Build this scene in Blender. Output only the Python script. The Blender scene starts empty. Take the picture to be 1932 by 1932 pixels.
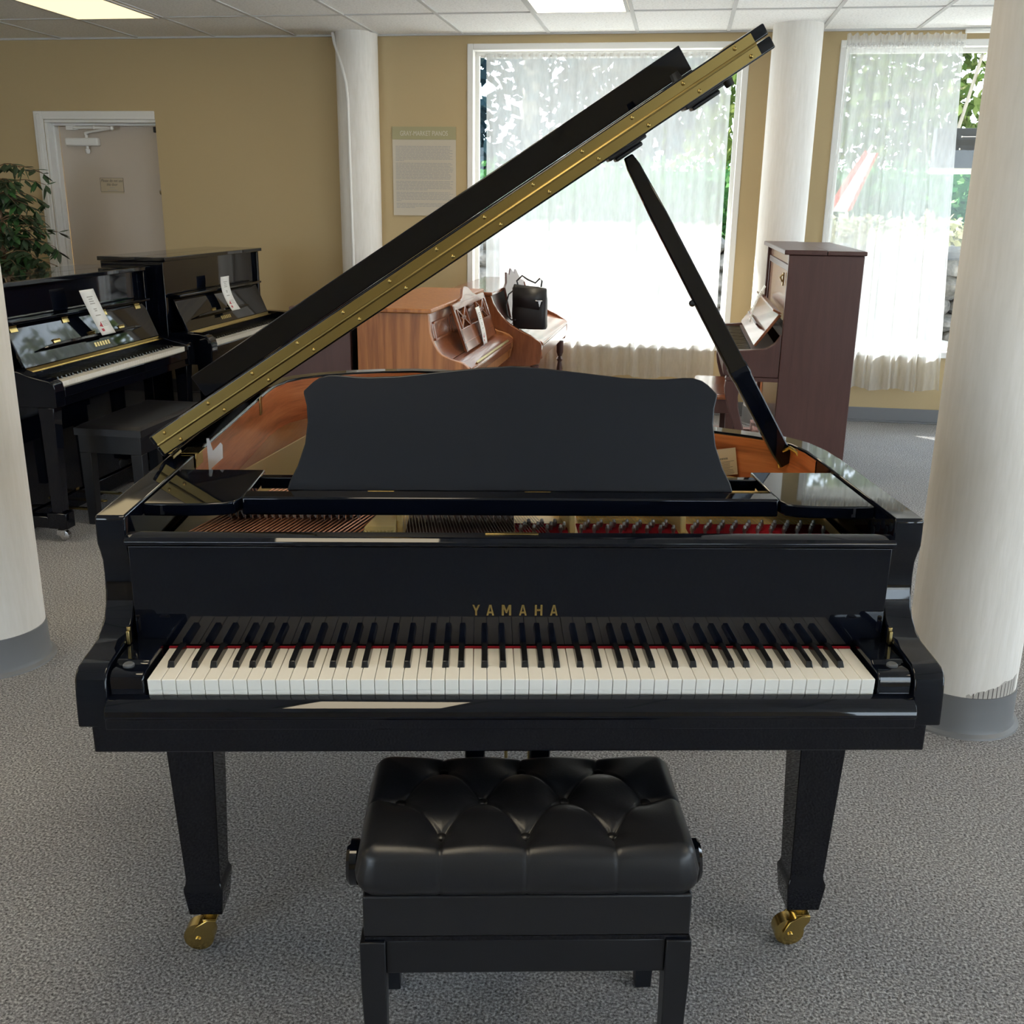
import bpy, bmesh, math, random
from mathutils import Vector, Matrix
random.seed(7)
S = bpy.context.scene
SKY, SUN, EXPO = 9.5, 26.0, -0.14
COL = S.collection
PI = math.pi
R = math.radians
TH = R(-10.6)                       # the room stands turned against the grand piano
CU, SU = math.cos(TH), math.sin(TH)
def W(u, v, z=0.0):                 # room coordinates -> world
    return Vector((u*CU - v*SU, u*SU + v*CU, z))

# ------------------------------------------------------------------ materials
MATS = {}
def nt(name):
    m = bpy.data.materials.new(name); m.use_nodes = True
    MATS[name] = m
    t = m.node_tree
    for n in list(t.nodes): t.nodes.remove(n)
    out = t.nodes.new('ShaderNodeOutputMaterial')
    return m, t, out
def P(name, col, rough=.5, metal=0., spec=.5, coat=0., bump=None, trans=0.):
    m, t, out = nt(name)
    b = t.nodes.new('ShaderNodeBsdfPrincipled')
    b.inputs['Base Color'].default_value = (*col, 1)
    b.inputs['Roughness'].default_value = rough
    b.inputs['Metallic'].default_value = metal
    b.inputs['Specular IOR Level'].default_value = spec
    b.inputs['Coat Weight'].default_value = coat
    b.inputs['Coat Roughness'].default_value = .04
    t.links.new(b.outputs[0], out.inputs[0])
    if bump:
        sc, st, dist = bump
        co = t.nodes.new('ShaderNodeTexCoord')
        nz = t.nodes.new('ShaderNodeTexNoise'); nz.inputs['Scale'].default_value = sc; nz.inputs['Detail'].default_value = 4
        t.links.new(co.outputs['Object'], nz.inputs['Vector'])
        bp = t.nodes.new('ShaderNodeBump'); bp.inputs['Strength'].default_value = st; bp.inputs['Distance'].default_value = dist
        t.links.new(nz.outputs['Fac'], bp.inputs['Height']); t.links.new(bp.outputs[0], b.inputs['Normal'])
    return m
def ramp(t, stops):
    r = t.nodes.new('ShaderNodeValToRGB')
    e = r.color_ramp.elements
    while len(e) < len(stops): e.new(.5)
    for k, (p, c) in enumerate(stops):
        e[k].position = p; e[k].color = (*c, 1)
    return r
def wood(name, stops, scale=(1, 1, 1), grain=6., rough=.3, dist=2.5, coat=0., band=None):
    m, t, out = nt(name)
    b = t.nodes.new('ShaderNodeBsdfPrincipled')
    co = t.nodes.new('ShaderNodeTexCoord'); mp = t.nodes.new('ShaderNodeMapping')
    mp.inputs['Scale'].default_value = scale
    t.links.new(co.outputs['Object'], mp.inputs[0])
    n1 = t.nodes.new('ShaderNodeTexNoise'); n1.inputs['Scale'].default_value = grain; n1.inputs['Detail'].default_value = 5; n1.inputs['Distortion'].default_value = dist*.3
    n2 = t.nodes.new('ShaderNodeTexNoise'); n2.inputs['Scale'].default_value = grain*7; n2.inputs['Detail'].default_value = 3
    t.links.new(mp.outputs[0], n1.inputs['Vector']); t.links.new(mp.outputs[0], n2.inputs['Vector'])
    mx = t.nodes.new('ShaderNodeMix'); mx.data_type = 'FLOAT'; mx.inputs[0].default_value = .35
    t.links.new(n1.outputs['Fac'], mx.inputs[2]); t.links.new(n2.outputs['Fac'], mx.inputs[3])
    src = mx.outputs[0]
    if band:
        wv = t.nodes.new('ShaderNodeTexWave'); wv.inputs['Scale'].default_value = band; wv.inputs['Distortion'].default_value = dist*2; wv.inputs['Detail'].default_value = 2; wv.inputs['Detail Scale'].default_value = 1.2
        t.links.new(mp.outputs[0], wv.inputs['Vector'])
        m2 = t.nodes.new('ShaderNodeMix'); m2.data_type = 'FLOAT'; m2.inputs[0].default_value = .3
        t.links.new(src, m2.inputs[2]); t.links.new(wv.outputs['Fac'], m2.inputs[3]); src = m2.outputs[0]
    r = ramp(t, stops); t.links.new(src, r.inputs[0])
    t.links.new(r.outputs[0], b.inputs['Base Color'])
    b.inputs['Roughness'].default_value = rough; b.inputs['Coat Weight'].default_value = coat; b.inputs['Coat Roughness'].default_value = .06
    t.links.new(b.outputs[0], out.inputs[0])
    return m
def emit(name, col, st):
    m, t, out = nt(name)
    e = t.nodes.new('ShaderNodeEmission'); e.inputs[0].default_value = (*col, 1); e.inputs[1].default_value = st
    t.links.new(e.outputs[0], out.inputs[0]); return m
def speckle(name, c1, c2, c3, scale, rough=.9, bump=.4, bd=.004, big=None, stretch=(1, 1, 1)):
    m, t, out = nt(name)
    b = t.nodes.new('ShaderNodeBsdfPrincipled'); b.inputs['Roughness'].default_value = rough; b.inputs['Specular IOR Level'].default_value = .15
    co = t.nodes.new('ShaderNodeTexCoord'); mp = t.nodes.new('ShaderNodeMapping'); mp.inputs['Scale'].default_value = stretch
    t.links.new(co.outputs['Object'], mp.inputs[0])
    n = t.nodes.new('ShaderNodeTexNoise'); n.inputs['Scale'].default_value = scale; n.inputs['Detail'].default_value = 2.5; n.inputs['Roughness'].default_value = .65
    t.links.new(mp.outputs[0], n.inputs['Vector'])
    r = ramp(t, [(.3, c1), (.5, c2), (.72, c3)])
    t.links.new(n.outputs['Fac'], r.inputs[0])
    cs = r.outputs[0]
    if big:
        n2 = t.nodes.new('ShaderNodeTexNoise'); n2.inputs['Scale'].default_value = big; n2.inputs['Detail'].default_value = 3
        t.links.new(co.outputs['Object'], n2.inputs['Vector'])
        r2 = ramp(t, [(.3, (.86, .86, .88)), (.7, (1, 1, 1))]); t.links.new(n2.outputs['Fac'], r2.inputs[0])
        mx = t.nodes.new('ShaderNodeMix'); mx.data_type = 'RGBA'; mx.blend_type = 'MULTIPLY'; mx.inputs[0].default_value = 1
        t.links.new(cs, mx.inputs[6]); t.links.new(r2.outputs[0], mx.inputs[7]); cs = mx.outputs[2]
    t.links.new(cs, b.inputs['Base Color'])
    bp = t.nodes.new('ShaderNodeBump'); bp.inputs['Strength'].default_value = bump; bp.inputs['Distance'].default_value = bd
    t.links.new(n.outputs['Fac'], bp.inputs['Height']); t.links.new(bp.outputs[0], b.inputs['Normal'])
    t.links.new(b.outputs[0], out.inputs[0]); return m
def cloth(name, col, transp, transl):
    m, t, out = nt(name)
    d = t.nodes.new('ShaderNodeBsdfDiffuse'); d.inputs[0].default_value = (*col, 1)
    tl = t.nodes.new('ShaderNodeBsdfTranslucent'); tl.inputs[0].default_value = (*col, 1)
    tr = t.nodes.new('ShaderNodeBsdfTransparent')
    m1 = t.nodes.new('ShaderNodeMixShader'); m1.inputs[0].default_value = transl
    t.links.new(d.outputs[0], m1.inputs[1]); t.links.new(tl.outputs[0], m1.inputs[2])
    m2 = t.nodes.new('ShaderNodeMixShader'); m2.inputs[0].default_value = transp
    # the weave: fine thread pattern lets more or less through
    co = t.nodes.new('ShaderNodeTexCoord'); n = t.nodes.new('ShaderNodeTexNoise'); n.inputs['Scale'].default_value = 60
    mp = t.nodes.new('ShaderNodeMapping'); mp.inputs['Scale'].default_value = (1, 1, .25)
    t.links.new(co.outputs['Object'], mp.inputs[0]); t.links.new(mp.outputs[0], n.inputs['Vector'])
    mr = t.nodes.new('ShaderNodeMapRange'); mr.inputs[1].default_value = .3; mr.inputs[2].default_value = .7; mr.inputs[3].default_value = transp*.93; mr.inputs[4].default_value = min(1, transp*1.07)
    t.links.new(n.outputs['Fac'], mr.inputs[0]); t.links.new(mr.outputs[0], m2.inputs[0])
    t.links.new(m1.outputs[0], m2.inputs[1]); t.links.new(tr.outputs[0], m2.inputs[2])
    t.links.new(m2.outputs[0], out.inputs[0]); return m
def glass(name, tint=(.97, .985, .98), gl=.022):
    m, t, out = nt(name)
    tr = t.nodes.new('ShaderNodeBsdfTransparent'); tr.inputs[0].default_value = (*tint, 1)
    g = t.nodes.new('ShaderNodeBsdfGlossy'); g.inputs['Roughness'].default_value = .01
    mx = t.nodes.new('ShaderNodeMixShader'); mx.inputs[0].default_value = gl
    t.links.new(tr.outputs[0], mx.inputs[1]); t.links.new(g.outputs[0], mx.inputs[2]); t.links.new(mx.outputs[0], out.inputs[0]); return m

BLACK = P('black_polish', (.002, .003, .0065), .03, spec=.46)
SATIN = P('black_satin', (.006, .007, .010), .33, spec=.5)
LEATH = P('black_leather', (.012, .012, .015), .42, spec=.5, bump=(330, .22, .002))
SEATL = P('bench_leather', (.008, .0085, .011), .37, spec=.52, bump=(300, .10, .002))
BRASS = P('brass', (.56, .41, .15), .24, 1.)
HBRASS = P('hinge_brass', (.36, .265, .095), .30, 1.)
BRASSD = P('brass_worn', (.50, .38, .16), .32, 1.)
STEEL = P('steel', (.62, .62, .62), .25, 1.)
PINM = P('pin_steel', (.36, .35, .34), .35, 1.)
IVORY = P('key_ivory', (.86, .83, .76), .22, spec=.5)
EBONY = P('key_black', (.008, .008, .009), .22, spec=.5)
FELT = P('red_felt', (.30, .012, .022), .95, spec=.1)
PLATE = P('gold_plate', (.82, .61, .25), .42, .05)
COPPER = P('copper_wire', (.62, .27, .15), .35, .9)
WIRE = P('steel_wire', (.55, .53, .50), .3, 1.)
MAHOG = wood('mahogany', [(.30, (.25, .060, .018)), (.5, (.52, .15, .050)), (.72, (.70, .25, .095))], (.35, .35, 5), 4, .28, 4, coat=.4)
SPRUCE = wood('spruce_board', [(.3, (.50, .27, .09)), (.7, (.68, .40, .15))], (6, .5, 1), 4, .4)
OAK = wood('oak_veneer', [(.28, (.22, .072, .019)), (.48, (.37, .138, .040)), (.75, (.46, .185, .056))], (9, 9, .45), 3.6, .38, 5, band=1.3)
CHERRY = wood('cherry_veneer', [(.3, (.14, .040, .016)), (.6, (.24, .078, .031)), (.8, (.30, .105, .043))], (3, 3, .5), 4, .22, 3, coat=.3)
ROSEW = wood('brown_walnut', [(.25, (.062, .026, .023)), (.55, (.078, .034, .030)), (.85, (.092, .041, .036))], (6, 6, .5), 4, .36, 3)
WALL = P('wall_paint_tan', (.50, .385, .215), .75, spec=.25, bump=(120, .06, .002))
WHITEP = P('white_trim_paint', (.78, .77, .74), .4)
DOORP = P('door_paint_beige', (.56, .48, .40), .5)
COLP = speckle('column_plaster', (.77, .74, .69), (.80, .77, .72), (.83, .80, .76), 55, .6, .25, .004, stretch=(1, 1, .12))
BASEM = P('vinyl_base_grey', (.17, .175, .185), .4)
CARPET = speckle('carpet_grey_loop', (.055, .054, .055), (.27, .265, .266), (.66, .65, .65), 170, .97, .9, .006, big=2.2)
CEIL = speckle('ceiling_tile', (.74, .74, .73), (.92, .92, .91), (.94, .94, .93), 70, .9, .3, .003)
CGRID = P('ceiling_grid_paint', (.58, .58, .57), .6)
PANEL = emit('lamp_diffuser', (1., .86, .62), 10.)
PANELW = emit('lamp_diffuser_warm', (1., .80, .46), 1.75)
SHEER = cloth('sheer_curtain', (.80, .80, .79), .46, .56)
GLASS = glass('window_glass')
PAPER = P('paper_white', (.80, .79, .76), .6)
PAPERT = P('paper_cream', (.52, .43, .30), .7)
INK = P('ink_grey', (.16, .15, .13), .8)
INKL = P('ink_faint', (.40, .38, .35), .8)
REDI = P('ink_red', (.45, .05, .07), .7)
POSTB = P('poster_body', (.56, .50, .40), .6)
POSTH = P('poster_header_olive', (.37, .335, .185), .6)
POSTT = P('poster_lettering', (.60, .57, .46), .6)
ACRYL, _t, _o = nt('clear_plastic')
_a = _t.nodes.new('ShaderNodeBsdfTransparent'); _b = _t.nodes.new('ShaderNodeBsdfPrincipled'); _b.inputs['Base Color'].default_value = (.8, .78, .78, 1); _b.inputs['Roughness'].default_value = .15
_m = _t.nodes.new('ShaderNodeMixShader'); _m.inputs[0].default_value = .62
_t.links.new(_a.outputs[0], _m.inputs[1]); _t.links.new(_b.outputs[0], _m.inputs[2]); _t.links.new(_m.outputs[0], _o.inputs[0])
RUBBER = P('rubber_black', (.012, .012, .013), .6)
GREYM = P('grey_button', (.09, .095, .10), .55)

# ------------------------------------------------------------------ mesh builder
class MB:
    def __init__(s): s.v = []; s.f = []; s.m = []; s.mi = 0; s.M = None
    def add(s, vs, fs):
        b = len(s.v)
        if s.M is not None: vs = [s.M @ Vector(v) for v in vs]
        s.v += [tuple(v) for v in vs]
        s.f += [tuple(b+i for i in f) for f in fs]; s.m += [s.mi]*len(fs)
        return s
    def box(s, x0, x1, y0, y1, z0, z1):
        return s.add([(x0,y0,z0),(x1,y0,z0),(x1,y1,z0),(x0,y1,z0),(x0,y0,z1),(x1,y0,z1),(x1,y1,z1),(x0,y1,z1)],
                     [(0,3,2,1),(4,5,6,7),(0,1,5,4),(1,2,6,5),(2,3,7,6),(3,0,4,7)])
    def hexa(s, a, b):              # two quads a (bottom) and b (top)
        return s.add(list(a)+list(b), [(3,2,1,0),(4,5,6,7),(0,1,5,4),(1,2,6,5),(2,3,7,6),(3,0,4,7)])
    def loft(s, rings, cap=True, closed=True):
        n = len(rings[0]); vs = [p for r in rings for p in r]; fs = []
        for k in range(len(rings)-1):
            for i in range(n if closed else n-1):
                j = (i+1) % n
                fs.append((k*n+i, k*n+j, (k+1)*n+j, (k+1)*n+i))
        if cap:
            fs.append(tuple(range(n-1, -1, -1))); fs.append(tuple((len(rings)-1)*n+i for i in range(n)))
        return s.add(vs, fs)
    def prism(s, pts, ax, a, b):    # pts 2-D in the two other axes, extruded along ax
        def mk(p, t):
            return {'x': (t, p[0], p[1]), 'y': (p[0], t, p[1]), 'z': (p[0], p[1], t)}[ax]
        return s.loft([[mk(p, a) for p in pts], [mk(p, b) for p in pts]])
    def tube(s, pts, r, seg=8, cap=True):
        pts = [Vector(p) for p in pts]; rr = r if isinstance(r, (list, tuple)) else [r]*len(pts)
        rings = []
        up = None
        for k, p in enumerate(pts):
            d = (pts[min(k+1, len(pts)-1)] - pts[max(k-1, 0)]).normalized()
            if up is None:
                up = Vector((0, 0, 1)) if abs(d.z) < .9 else Vector((1, 0, 0))
            x = d.cross(up).normalized(); y = x.cross(d).normalized(); up = y
            rings.append([p + (x*math.cos(2*PI*i/seg) + y*math.sin(2*PI*i/seg))*rr[k] for i in range(seg)])
        return s.loft(rings, cap)
    def lathe(s, prof, c=(0,0,0), ax='z', seg=20):
        rings = []
        for r, h in prof:
            ring = []
            for i in range(seg):
                a = 2*PI*i/seg; x, y = r*math.cos(a), r*math.sin(a)
                p = {'z': (x, y, h), 'x': (h, x, y), 'y': (y, h, x)}[ax]
                ring.append((c[0]+p[0], c[1]+p[1], c[2]+p[2]))
            rings.append(ring)
        return s.loft(rings)
    def ball(s, c, r, seg=10, rings=6, sc=(1,1,1)):
        pr = [(max(1e-4, r*math.sin(PI*k/rings)), -r*math.cos(PI*k/rings)) for k in range(rings+1)]
        b = len(s.v); M, s.M = s.M, None; s.lathe(pr, (0,0,0), 'z', seg); s.M = M
        for i in range(b, len(s.v)):
            x, y, z = s.v[i]; p = Vector((x*sc[0]+c[0], y*sc[1]+c[1], z*sc[2]+c[2])); s.v[i] = tuple(M @ p if M is not None else p)
        return s
    def grid(s, f, nu, nv):
        vs = [f(i/nu, j/nv) for j in range(nv+1) for i in range(nu+1)]
        return s.add(vs, [(j*(nu+1)+i, j*(nu+1)+i+1, (j+1)*(nu+1)+i+1, (j+1)*(nu+1)+i) for j in range(nv) for i in range(nu)])
    def build(s, name, mats, parent=None, bevel=0., ang=35, seg=2, solid=0., sub=0):
        me = bpy.data.meshes.new(name); me.from_pydata(s.v, [], s.f)
        for m in (mats if isinstance(mats, (list, tuple)) else [mats]): me.materials.append(m)
        me.polygons.foreach_set('material_index', s.m)
        bm = bmesh.new(); bm.from_mesh(me); bmesh.ops.recalc_face_normals(bm, faces=bm.faces); bm.to_mesh(me); bm.free()
        me.polygons.foreach_set('use_smooth', [True]*len(me.polygons))
        me.set_sharp_from_angle(angle=R(ang))
        o = bpy.data.objects.new(name, me); COL.objects.link(o)
        if parent is not None:
            o.parent = parent
            o.location = Vector(parent.get('_off', (0,0,0)))
        if bevel:
            md = o.modifiers.new('Bevel', 'BEVEL'); md.width = bevel; md.segments = seg; md.limit_method = 'ANGLE'; md.angle_limit = R(40); md.harden_normals = False
        if solid:
            md = o.modifiers.new('Solidify', 'SOLIDIFY'); md.thickness = solid; md.offset = 0
        return o
OFFS = {}
def tag(o, label=None, cat=None, group=None, kind=None):
    if label: o['label'] = label
    if cat: o['category'] = cat
    if group: o['group'] = group
    if kind: o['kind'] = kind
    return o
def thing(name, label, cat, loc=(0,0,0), rz=0., group=None, scale=1., off=None):
    o = bpy.data.objects.new(name, None); COL.objects.link(o)
    o.location = loc; o.rotation_euler = (0, 0, rz); o.scale = (scale,)*3; o.empty_display_size = .1
    if off is not None: o['_off'] = off
    return tag(o, label, cat, group)
def struct(mb, name, mat, label=None, cat=None, parent=None, **k):
    o = mb.build(name, mat, parent, **k)
    if parent is None:
        o.rotation_euler = (0, 0, TH); o['kind'] = 'structure'
        if label: o['label'] = label
        if cat: o['category'] = cat
    return o
def text(name, body, size, mat, parent, mtx, spacing=1., ext=.0004, sx=1., shear=0., align='CENTER'):
    c = bpy.data.curves.new(name, 'FONT'); c.body = body; c.size = size; c.space_character = spacing; c.extrude = ext
    c.align_x = align; c.align_y = 'CENTER'; c.shear = shear; c.materials.append(mat)
    tmp = bpy.data.objects.new(name+'_curve', c); COL.objects.link(tmp); bpy.context.view_layer.update()
    me = bpy.data.meshes.new_from_object(tmp.evaluated_get(bpy.context.evaluated_depsgraph_get())); bpy.data.objects.remove(tmp); me.name = name
    o = bpy.data.objects.new(name, me); COL.objects.link(o)
    if parent is not None: o.parent = parent
    o.matrix_basis = mtx @ Matrix.Diagonal((sx, 1, 1, 1))
    return o

# ================================================================== ROOM
H = 2.627; V1 = 6.13; UL, UR, VB = -5.9, 5.6, -5.6
mb = MB(); mb.box(UL-.2, UR+.2, VB-.2, V1+.2, -.1, 0); struct(mb, 'floor', CARPET, 'grey loop-pile carpet covering the showroom floor', 'floor')
mb = MB(); mb.box(UL-.2, UR+.2, VB-.2, V1+.2, H, H+.1)
ce = struct(mb, 'ceiling', CEIL, 'white suspended ceiling of speckled acoustic tiles', 'ceiling')
mb = MB()
u0, v0 = -.137, 5.32
us = [u0+.6096*k for k in range(-9, 10)]; vs_ = [v0-1.2192*k for k in range(0, 9)]
for a in us:
    mb.box(a-.012, a+.012, VB, V1, H-.006, H)
for a in vs_:
    for k in range(len(us)-1):
        mb.box(us[k]+.012, us[k+1]-.012, a-.012, a+.012, H-.006, H)
    mb.box(UL, us[0]-.012, a-.012, a+.012, H-.006, H); mb.box(us[-1]+.012, UR, a-.012, a+.012, H-.006, H)
mb.box(UL, UR, V1-.02, V1, H-.012, H)
mb.build('ceiling_grid', CGRID, ce)

def wallbox(mb, u0, u1, z0, z1, v0=V1, v1=V1+.15): mb.box(u0, u1, v0, v1, z0, z1)
WZ0, WZ1 = .51, 2.53
W1 = (-1.29, .595); W2 = (1.245, 3.1); DR = (-4.62, -3.71); DZ = 2.06
mb = MB()
wallbox(mb, UL, DR[0], 0, H); wallbox(mb, DR[0], DR[1], DZ, H); wallbox(mb, DR[1], W1[0], 0, H)
for w in (W1, W2): wallbox(mb, w[0], w[1], 0, WZ0); wallbox(mb, w[0], w[1], WZ1, H)
wallbox(mb, W1[1], W2[0], 0, H); wallbox(mb, W2[1], UR, 0, H)
mb.box(DR[0]-.3, DR[1]+.3, V1+.30, V1+.34, 0, 2.4)      # behind the door
struct(mb, 'wall_back', WALL, 'tan painted wall with the door and curtained windows', 'wall')
mb = MB(); mb.box(UL-.15, UL, VB, V1+.15, 0, H); struct(mb, 'wall_left', WALL, 'tan wall at the left end of the showroom', 'wall')
# right wall and front wall have large shop windows
def openwall(axis, c0, c1, a0, a1, wins, z0, z1):
    mb = MB()
    def bx(a, b, za, zb):
        if axis == 'u': mb.box(c0, c1, a, b, za, zb)
        else: mb.box(a, b, c0, c1, za, zb)
    p = a0
    for (x, y) in wins:
        bx(p, x, 0, H); bx(x, y, 0, z0); bx(x, y, z1, H); p = y
    bx(p, a1, 0, H)
    return mb
RW = [(-4.6, -2.4), (-1.6, .3), (2.5, 4.9)]
FW = [(-5.6, -2.4), (3.9, 5.5)]
struct(openwall('u', UR, UR+.15, VB, V1+.15, RW, .5, 2.5), 'wall_right', WALL, 'tan wall with shop windows on the right of the showroom', 'wall')
struct(openwall('v', VB-.15, VB, UL-.15, UR+.15, FW, .3, 2.5), 'wall_front', WALL, 'tan wall with shop windows behind the viewer', 'wall')
nwin = 0
def window(axis, c, a0, a1, z0, z1, inward, label, mull=0, fw=.05):
    """frame on the wall face, reveal, sash and pane; axis 'v' lies along u, axis 'u' along v"""
    global nwin; nwin += 1
    def bx(mb, a, b, d0, d1, za, zb):
        lo, hi = sorted((c-inward*d0, c-inward*d1))
        if axis == 'v': mb.box(a, b, lo, hi, za, zb)
        else: mb.box(lo, hi, a, b, za, zb)
    root = bpy.data.objects.new('window_%d' % nwin, None); COL.objects.link(root); root.rotation_euler = (0, 0, TH); root['kind'] = 'structure'; root['label'] = label; root['category'] = 'window'
    f = MB()
    for (p, q, x, y) in ((a0-.03, a0+.012, z0-.03, z1+.03), (a1-.012, a1+.03, z0-.03, z1+.03)): bx(f, p, q, -.015, .1, x, y)
    bx(f, a0+.012, a1-.012, -.015, .1, z1-.012, z1+.03); bx(f, a0+.012, a1-.012, -.03, .1, z0-.03, z0+.012)
    f.build('window_frame', WHITEP, root, bevel=.004)
    g = MB()
    for (p, q, x, y) in ((a0+.012, a0+.04, z0+.012, z1-.012), (a1-.04, a1-.012, z0+.012, z1-.012)): bx(g, p, q, .075, .115, x, y)
    bx(g, a0+.04, a1-.04, .075, .115, z1-.04, z1-.012); bx(g, a0+.04, a1-.04, .075, .115, z0+.012, z0+.045)
    for k in range(mull):
        m = a0+(a1-a0)*(k+1)/(mull+1); bx(g, m-.02, m+.02, .075, .115, z0+.045, z1-.04)
    g.build('sash', WHITEP, root)
    p = MB(); bx(p, a0+.035, a1-.035, .092, .096, z0+.04, z1-.035); p.build('pane', GLASS, root)
    return root
window('v', V1, *W1, WZ0, WZ1, -1, 'large white framed window behind the open lid')
window('v', V1, *W2, WZ0, WZ1, -1, 'white framed window at the right with garden view')
for a, b in RW: window('u', UR, a, b, .5, 2.5, -1, 'shop window in the right wall', 1)
for a, b in FW: window('v', VB, a, b, .3, 2.5, 1, 'shop window behind the viewer', 1)
# baseboards
def baseb(name, segs):
    mb = MB()
    for (a, b) in segs:
        mb.box(a, b, V1-.012, V1, .012, .105); mb.box(a, b, V1-.02, V1, 0, .012)
    return struct(mb, name, BASEM, 'dark grey vinyl baseboard along the back wall', 'baseboard', bevel=.003)
baseb('baseboard_back', [(UL, DR[0]-.08), (DR[1], UR)])
# door
mb = MB()
mb.box(DR[0]-.075, DR[0], V1-.016, V1, 0, DZ+.06); mb.box(DR[0], DR[1], V1-.016, V1, DZ-.0, DZ+.06)
mb.box(DR[0]-.05, DR[0]-.02, V1-.024, V1-.016, 0, DZ+.04)
mb.box(DR[0], DR[0]+.022, V1, V1+.13, 0, DZ-.022); mb.box(DR[0], DR[1], V1, V1+.13, DZ-.022, DZ)
mb.box(DR[0]+.022, DR[0]+.04, V1+.07, V1+.13, 0, DZ-.04); mb.box(DR[0]+.022, DR[1], V1+.07, V1+.13, DZ-.04, DZ-.022)
struct(mb, 'trim_1', WHITEP, 'white moulded frame around the beige door', 'door frame', bevel=.004)
door = bpy.data.objects.new('door_1', None); COL.objects.link(door); door.rotation_euler = (0,0,TH); door['kind'] = 'structure'; door['label'] = 'flat beige door in the back left wall'; door['category'] = 'door'
mb = MB(); mb.box(DR[0]+.04, DR[1]-.002, V1+.13, V1+.17, .005, DZ-.04); mb.build('door_leaf', DOORP, door, bevel=.003)
mb = MB(); mb.lathe([(.022,0),(.022,.012),(.016,.016),(.001,.016)], (0,0,0), 'y', 16)
mb.v = [(x-3.765, V1+.13-y, z+1.54) for x, y, z in mb.v]; mb.build('lock_cylinder', STEEL, door)
mb = MB(); mb.box(DR[1]-.075, DR[1]-.01, V1+.10, V1+.13, DZ-.085, DZ-.045); mb.build('latch_box', RUBBER, door, bevel=.004)
# door closer
dc = thing('door_closer', 'beige hydraulic closer with folded arm at the top of the door', 'door closer', W(-4.36, V1+.10, 1.905), TH)
mb = MB(); mb.box(-.15, .12, -.025, .03, -.03, .03); mb.build('body', WHITEP, dc, bevel=.012, seg=3)
mb = MB(); mb.lathe([(.012,-.085),(.018,-.075),(.018,-.055),(.012,-.05),(.012,.05),(.016,.055),(.016,.07),(.001,.072)], (.02, -.0, 0), 'z', 12); mb.build('pinion', WHITEP, dc)
mb = MB(); mb.box(-.12, -.04, -.04, .0, .085, .115); mb.tube([(-.06,-.04,.10),(.12,-.05,.102),(.27,-.06,.095)], .010, 8); mb.tube([(.27,-.06,.095),(.15,-.04,.08),(.02,-.01,.066)], .009, 8); mb.ball((.27,-.06,.095), .016); mb.ball((.12,-.05,.102), .014)
mb.build('closer_arm', WHITEP, dc)
# door notice
dn = thing('door_notice', 'framed paper notice asking not to use the door', 'sign', W(-4.18, V1+.128, 1.585), TH)
mb = MB(); mb.box(-.098, .098, -.002, 0, -.058, .058); mb.build('paper', PAPERT, dn)
mb = MB(); mb.box(-.098, .098, -.0028, -.0021, .0555, .058); mb.box(-.098, .098, -.0028, -.0021, -.047, -.0445)
mb.box(-.098, -.0955, -.0028, -.0021, -.0444, .0554); mb.box(.0955, .098, -.0028, -.0021, -.0444, .0554); mb.build('border', INK, dn)
RX = Matrix.Rotation(PI/2, 4, 'X')
for body, sz, z in (('Please do not use', .031, .036), ('this door', .030, .008), ('Thank you', .016, -.017), ('Management', .015, -.035)):
    if sz > .02: text('lettering', body, sz, INK, dn, Matrix.Translation((0, -.0024, z)) @ RX, shear=.25, sx=.82)
mb = MB()
for (a, b, z) in ((-.022, .022, -.017), (-.04, .04, -.035)):
    x = a
    while x < b: mb.box(x, min(b, x+.012), -.0028, -.0021, z-.003, z+.003); x += .015
mb.build('small_print', INKL, dn)
# poster
po = thing('poster', 'tan poster about gray-market pianos on the wall between column and window', 'poster', W(-1.64, V1-.002, 1.705), TH)
mb = MB(); mb.box(-.235, .235, -.008, 0, -.307, .221); mb.build('poster_body', POSTB, po)
mb = MB(); mb.box(-.2365, .2365, -.0095, 0, .222, .309); mb.build('header_band', POSTH, po)
text('header_lettering', 'GRAY-MARKET PIANOS', .047, POSTT, po, Matrix.Translation((.0, -.0101, .262)) @ RX, sx=.72)
mb = MB(); z = .175
for n, last in ((11, .14), (12, .95), (7, .55), (7, .09), (4, .33)):
    for k in range(n):
        w = .43*(last if k == n-1 else random.uniform(.93, 1.))
        x = -.213
        while x < -.213+w-.004:
            l = random.uniform(.015, .05); mb.box(x, min(x+l, -.213+w), -.0088, -.0081, z-.0024, z+.0024); x += l+.004
        z -= .0098
    z -= .0085
mb.build('body_text', INKL, po)
# far columns, near columns
def column(name, x, y, r, label, trim=True, chip=False):
    t = thing(name, label, 'column', (x, y, 0)); t['kind'] = 'structure'
    mb = MB(); seg = 48
    mb.lathe([(r, .0), (r, H-.0)], (0,0,0), 'z', seg); mb.build('shaft', COLP, t)
    if trim:
        mb = MB(); mb.lathe([(r+.024, 0), (r+.022, .005), (r+.010, .012), (r+.005, .024), (r+.004, .125), (r+.001, .125)], (0,0,0), 'z', seg); mb.build('base_trim', BASEM, t)
    return t
c1 = column('round_column', 1.416, 1.271, .16, 'white round column right of the grand piano keyboard')
c2 = column('round_column', -1.694, 1.664, .16, 'white round column at the left edge of the photo')
c3 = column('round_column', -.955, 6.336, .149, 'white round column with a conduit pipe beside the poster')
c4 = column('round_column', 1.983, 5.643, .16, 'white round column between the two windows')
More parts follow.
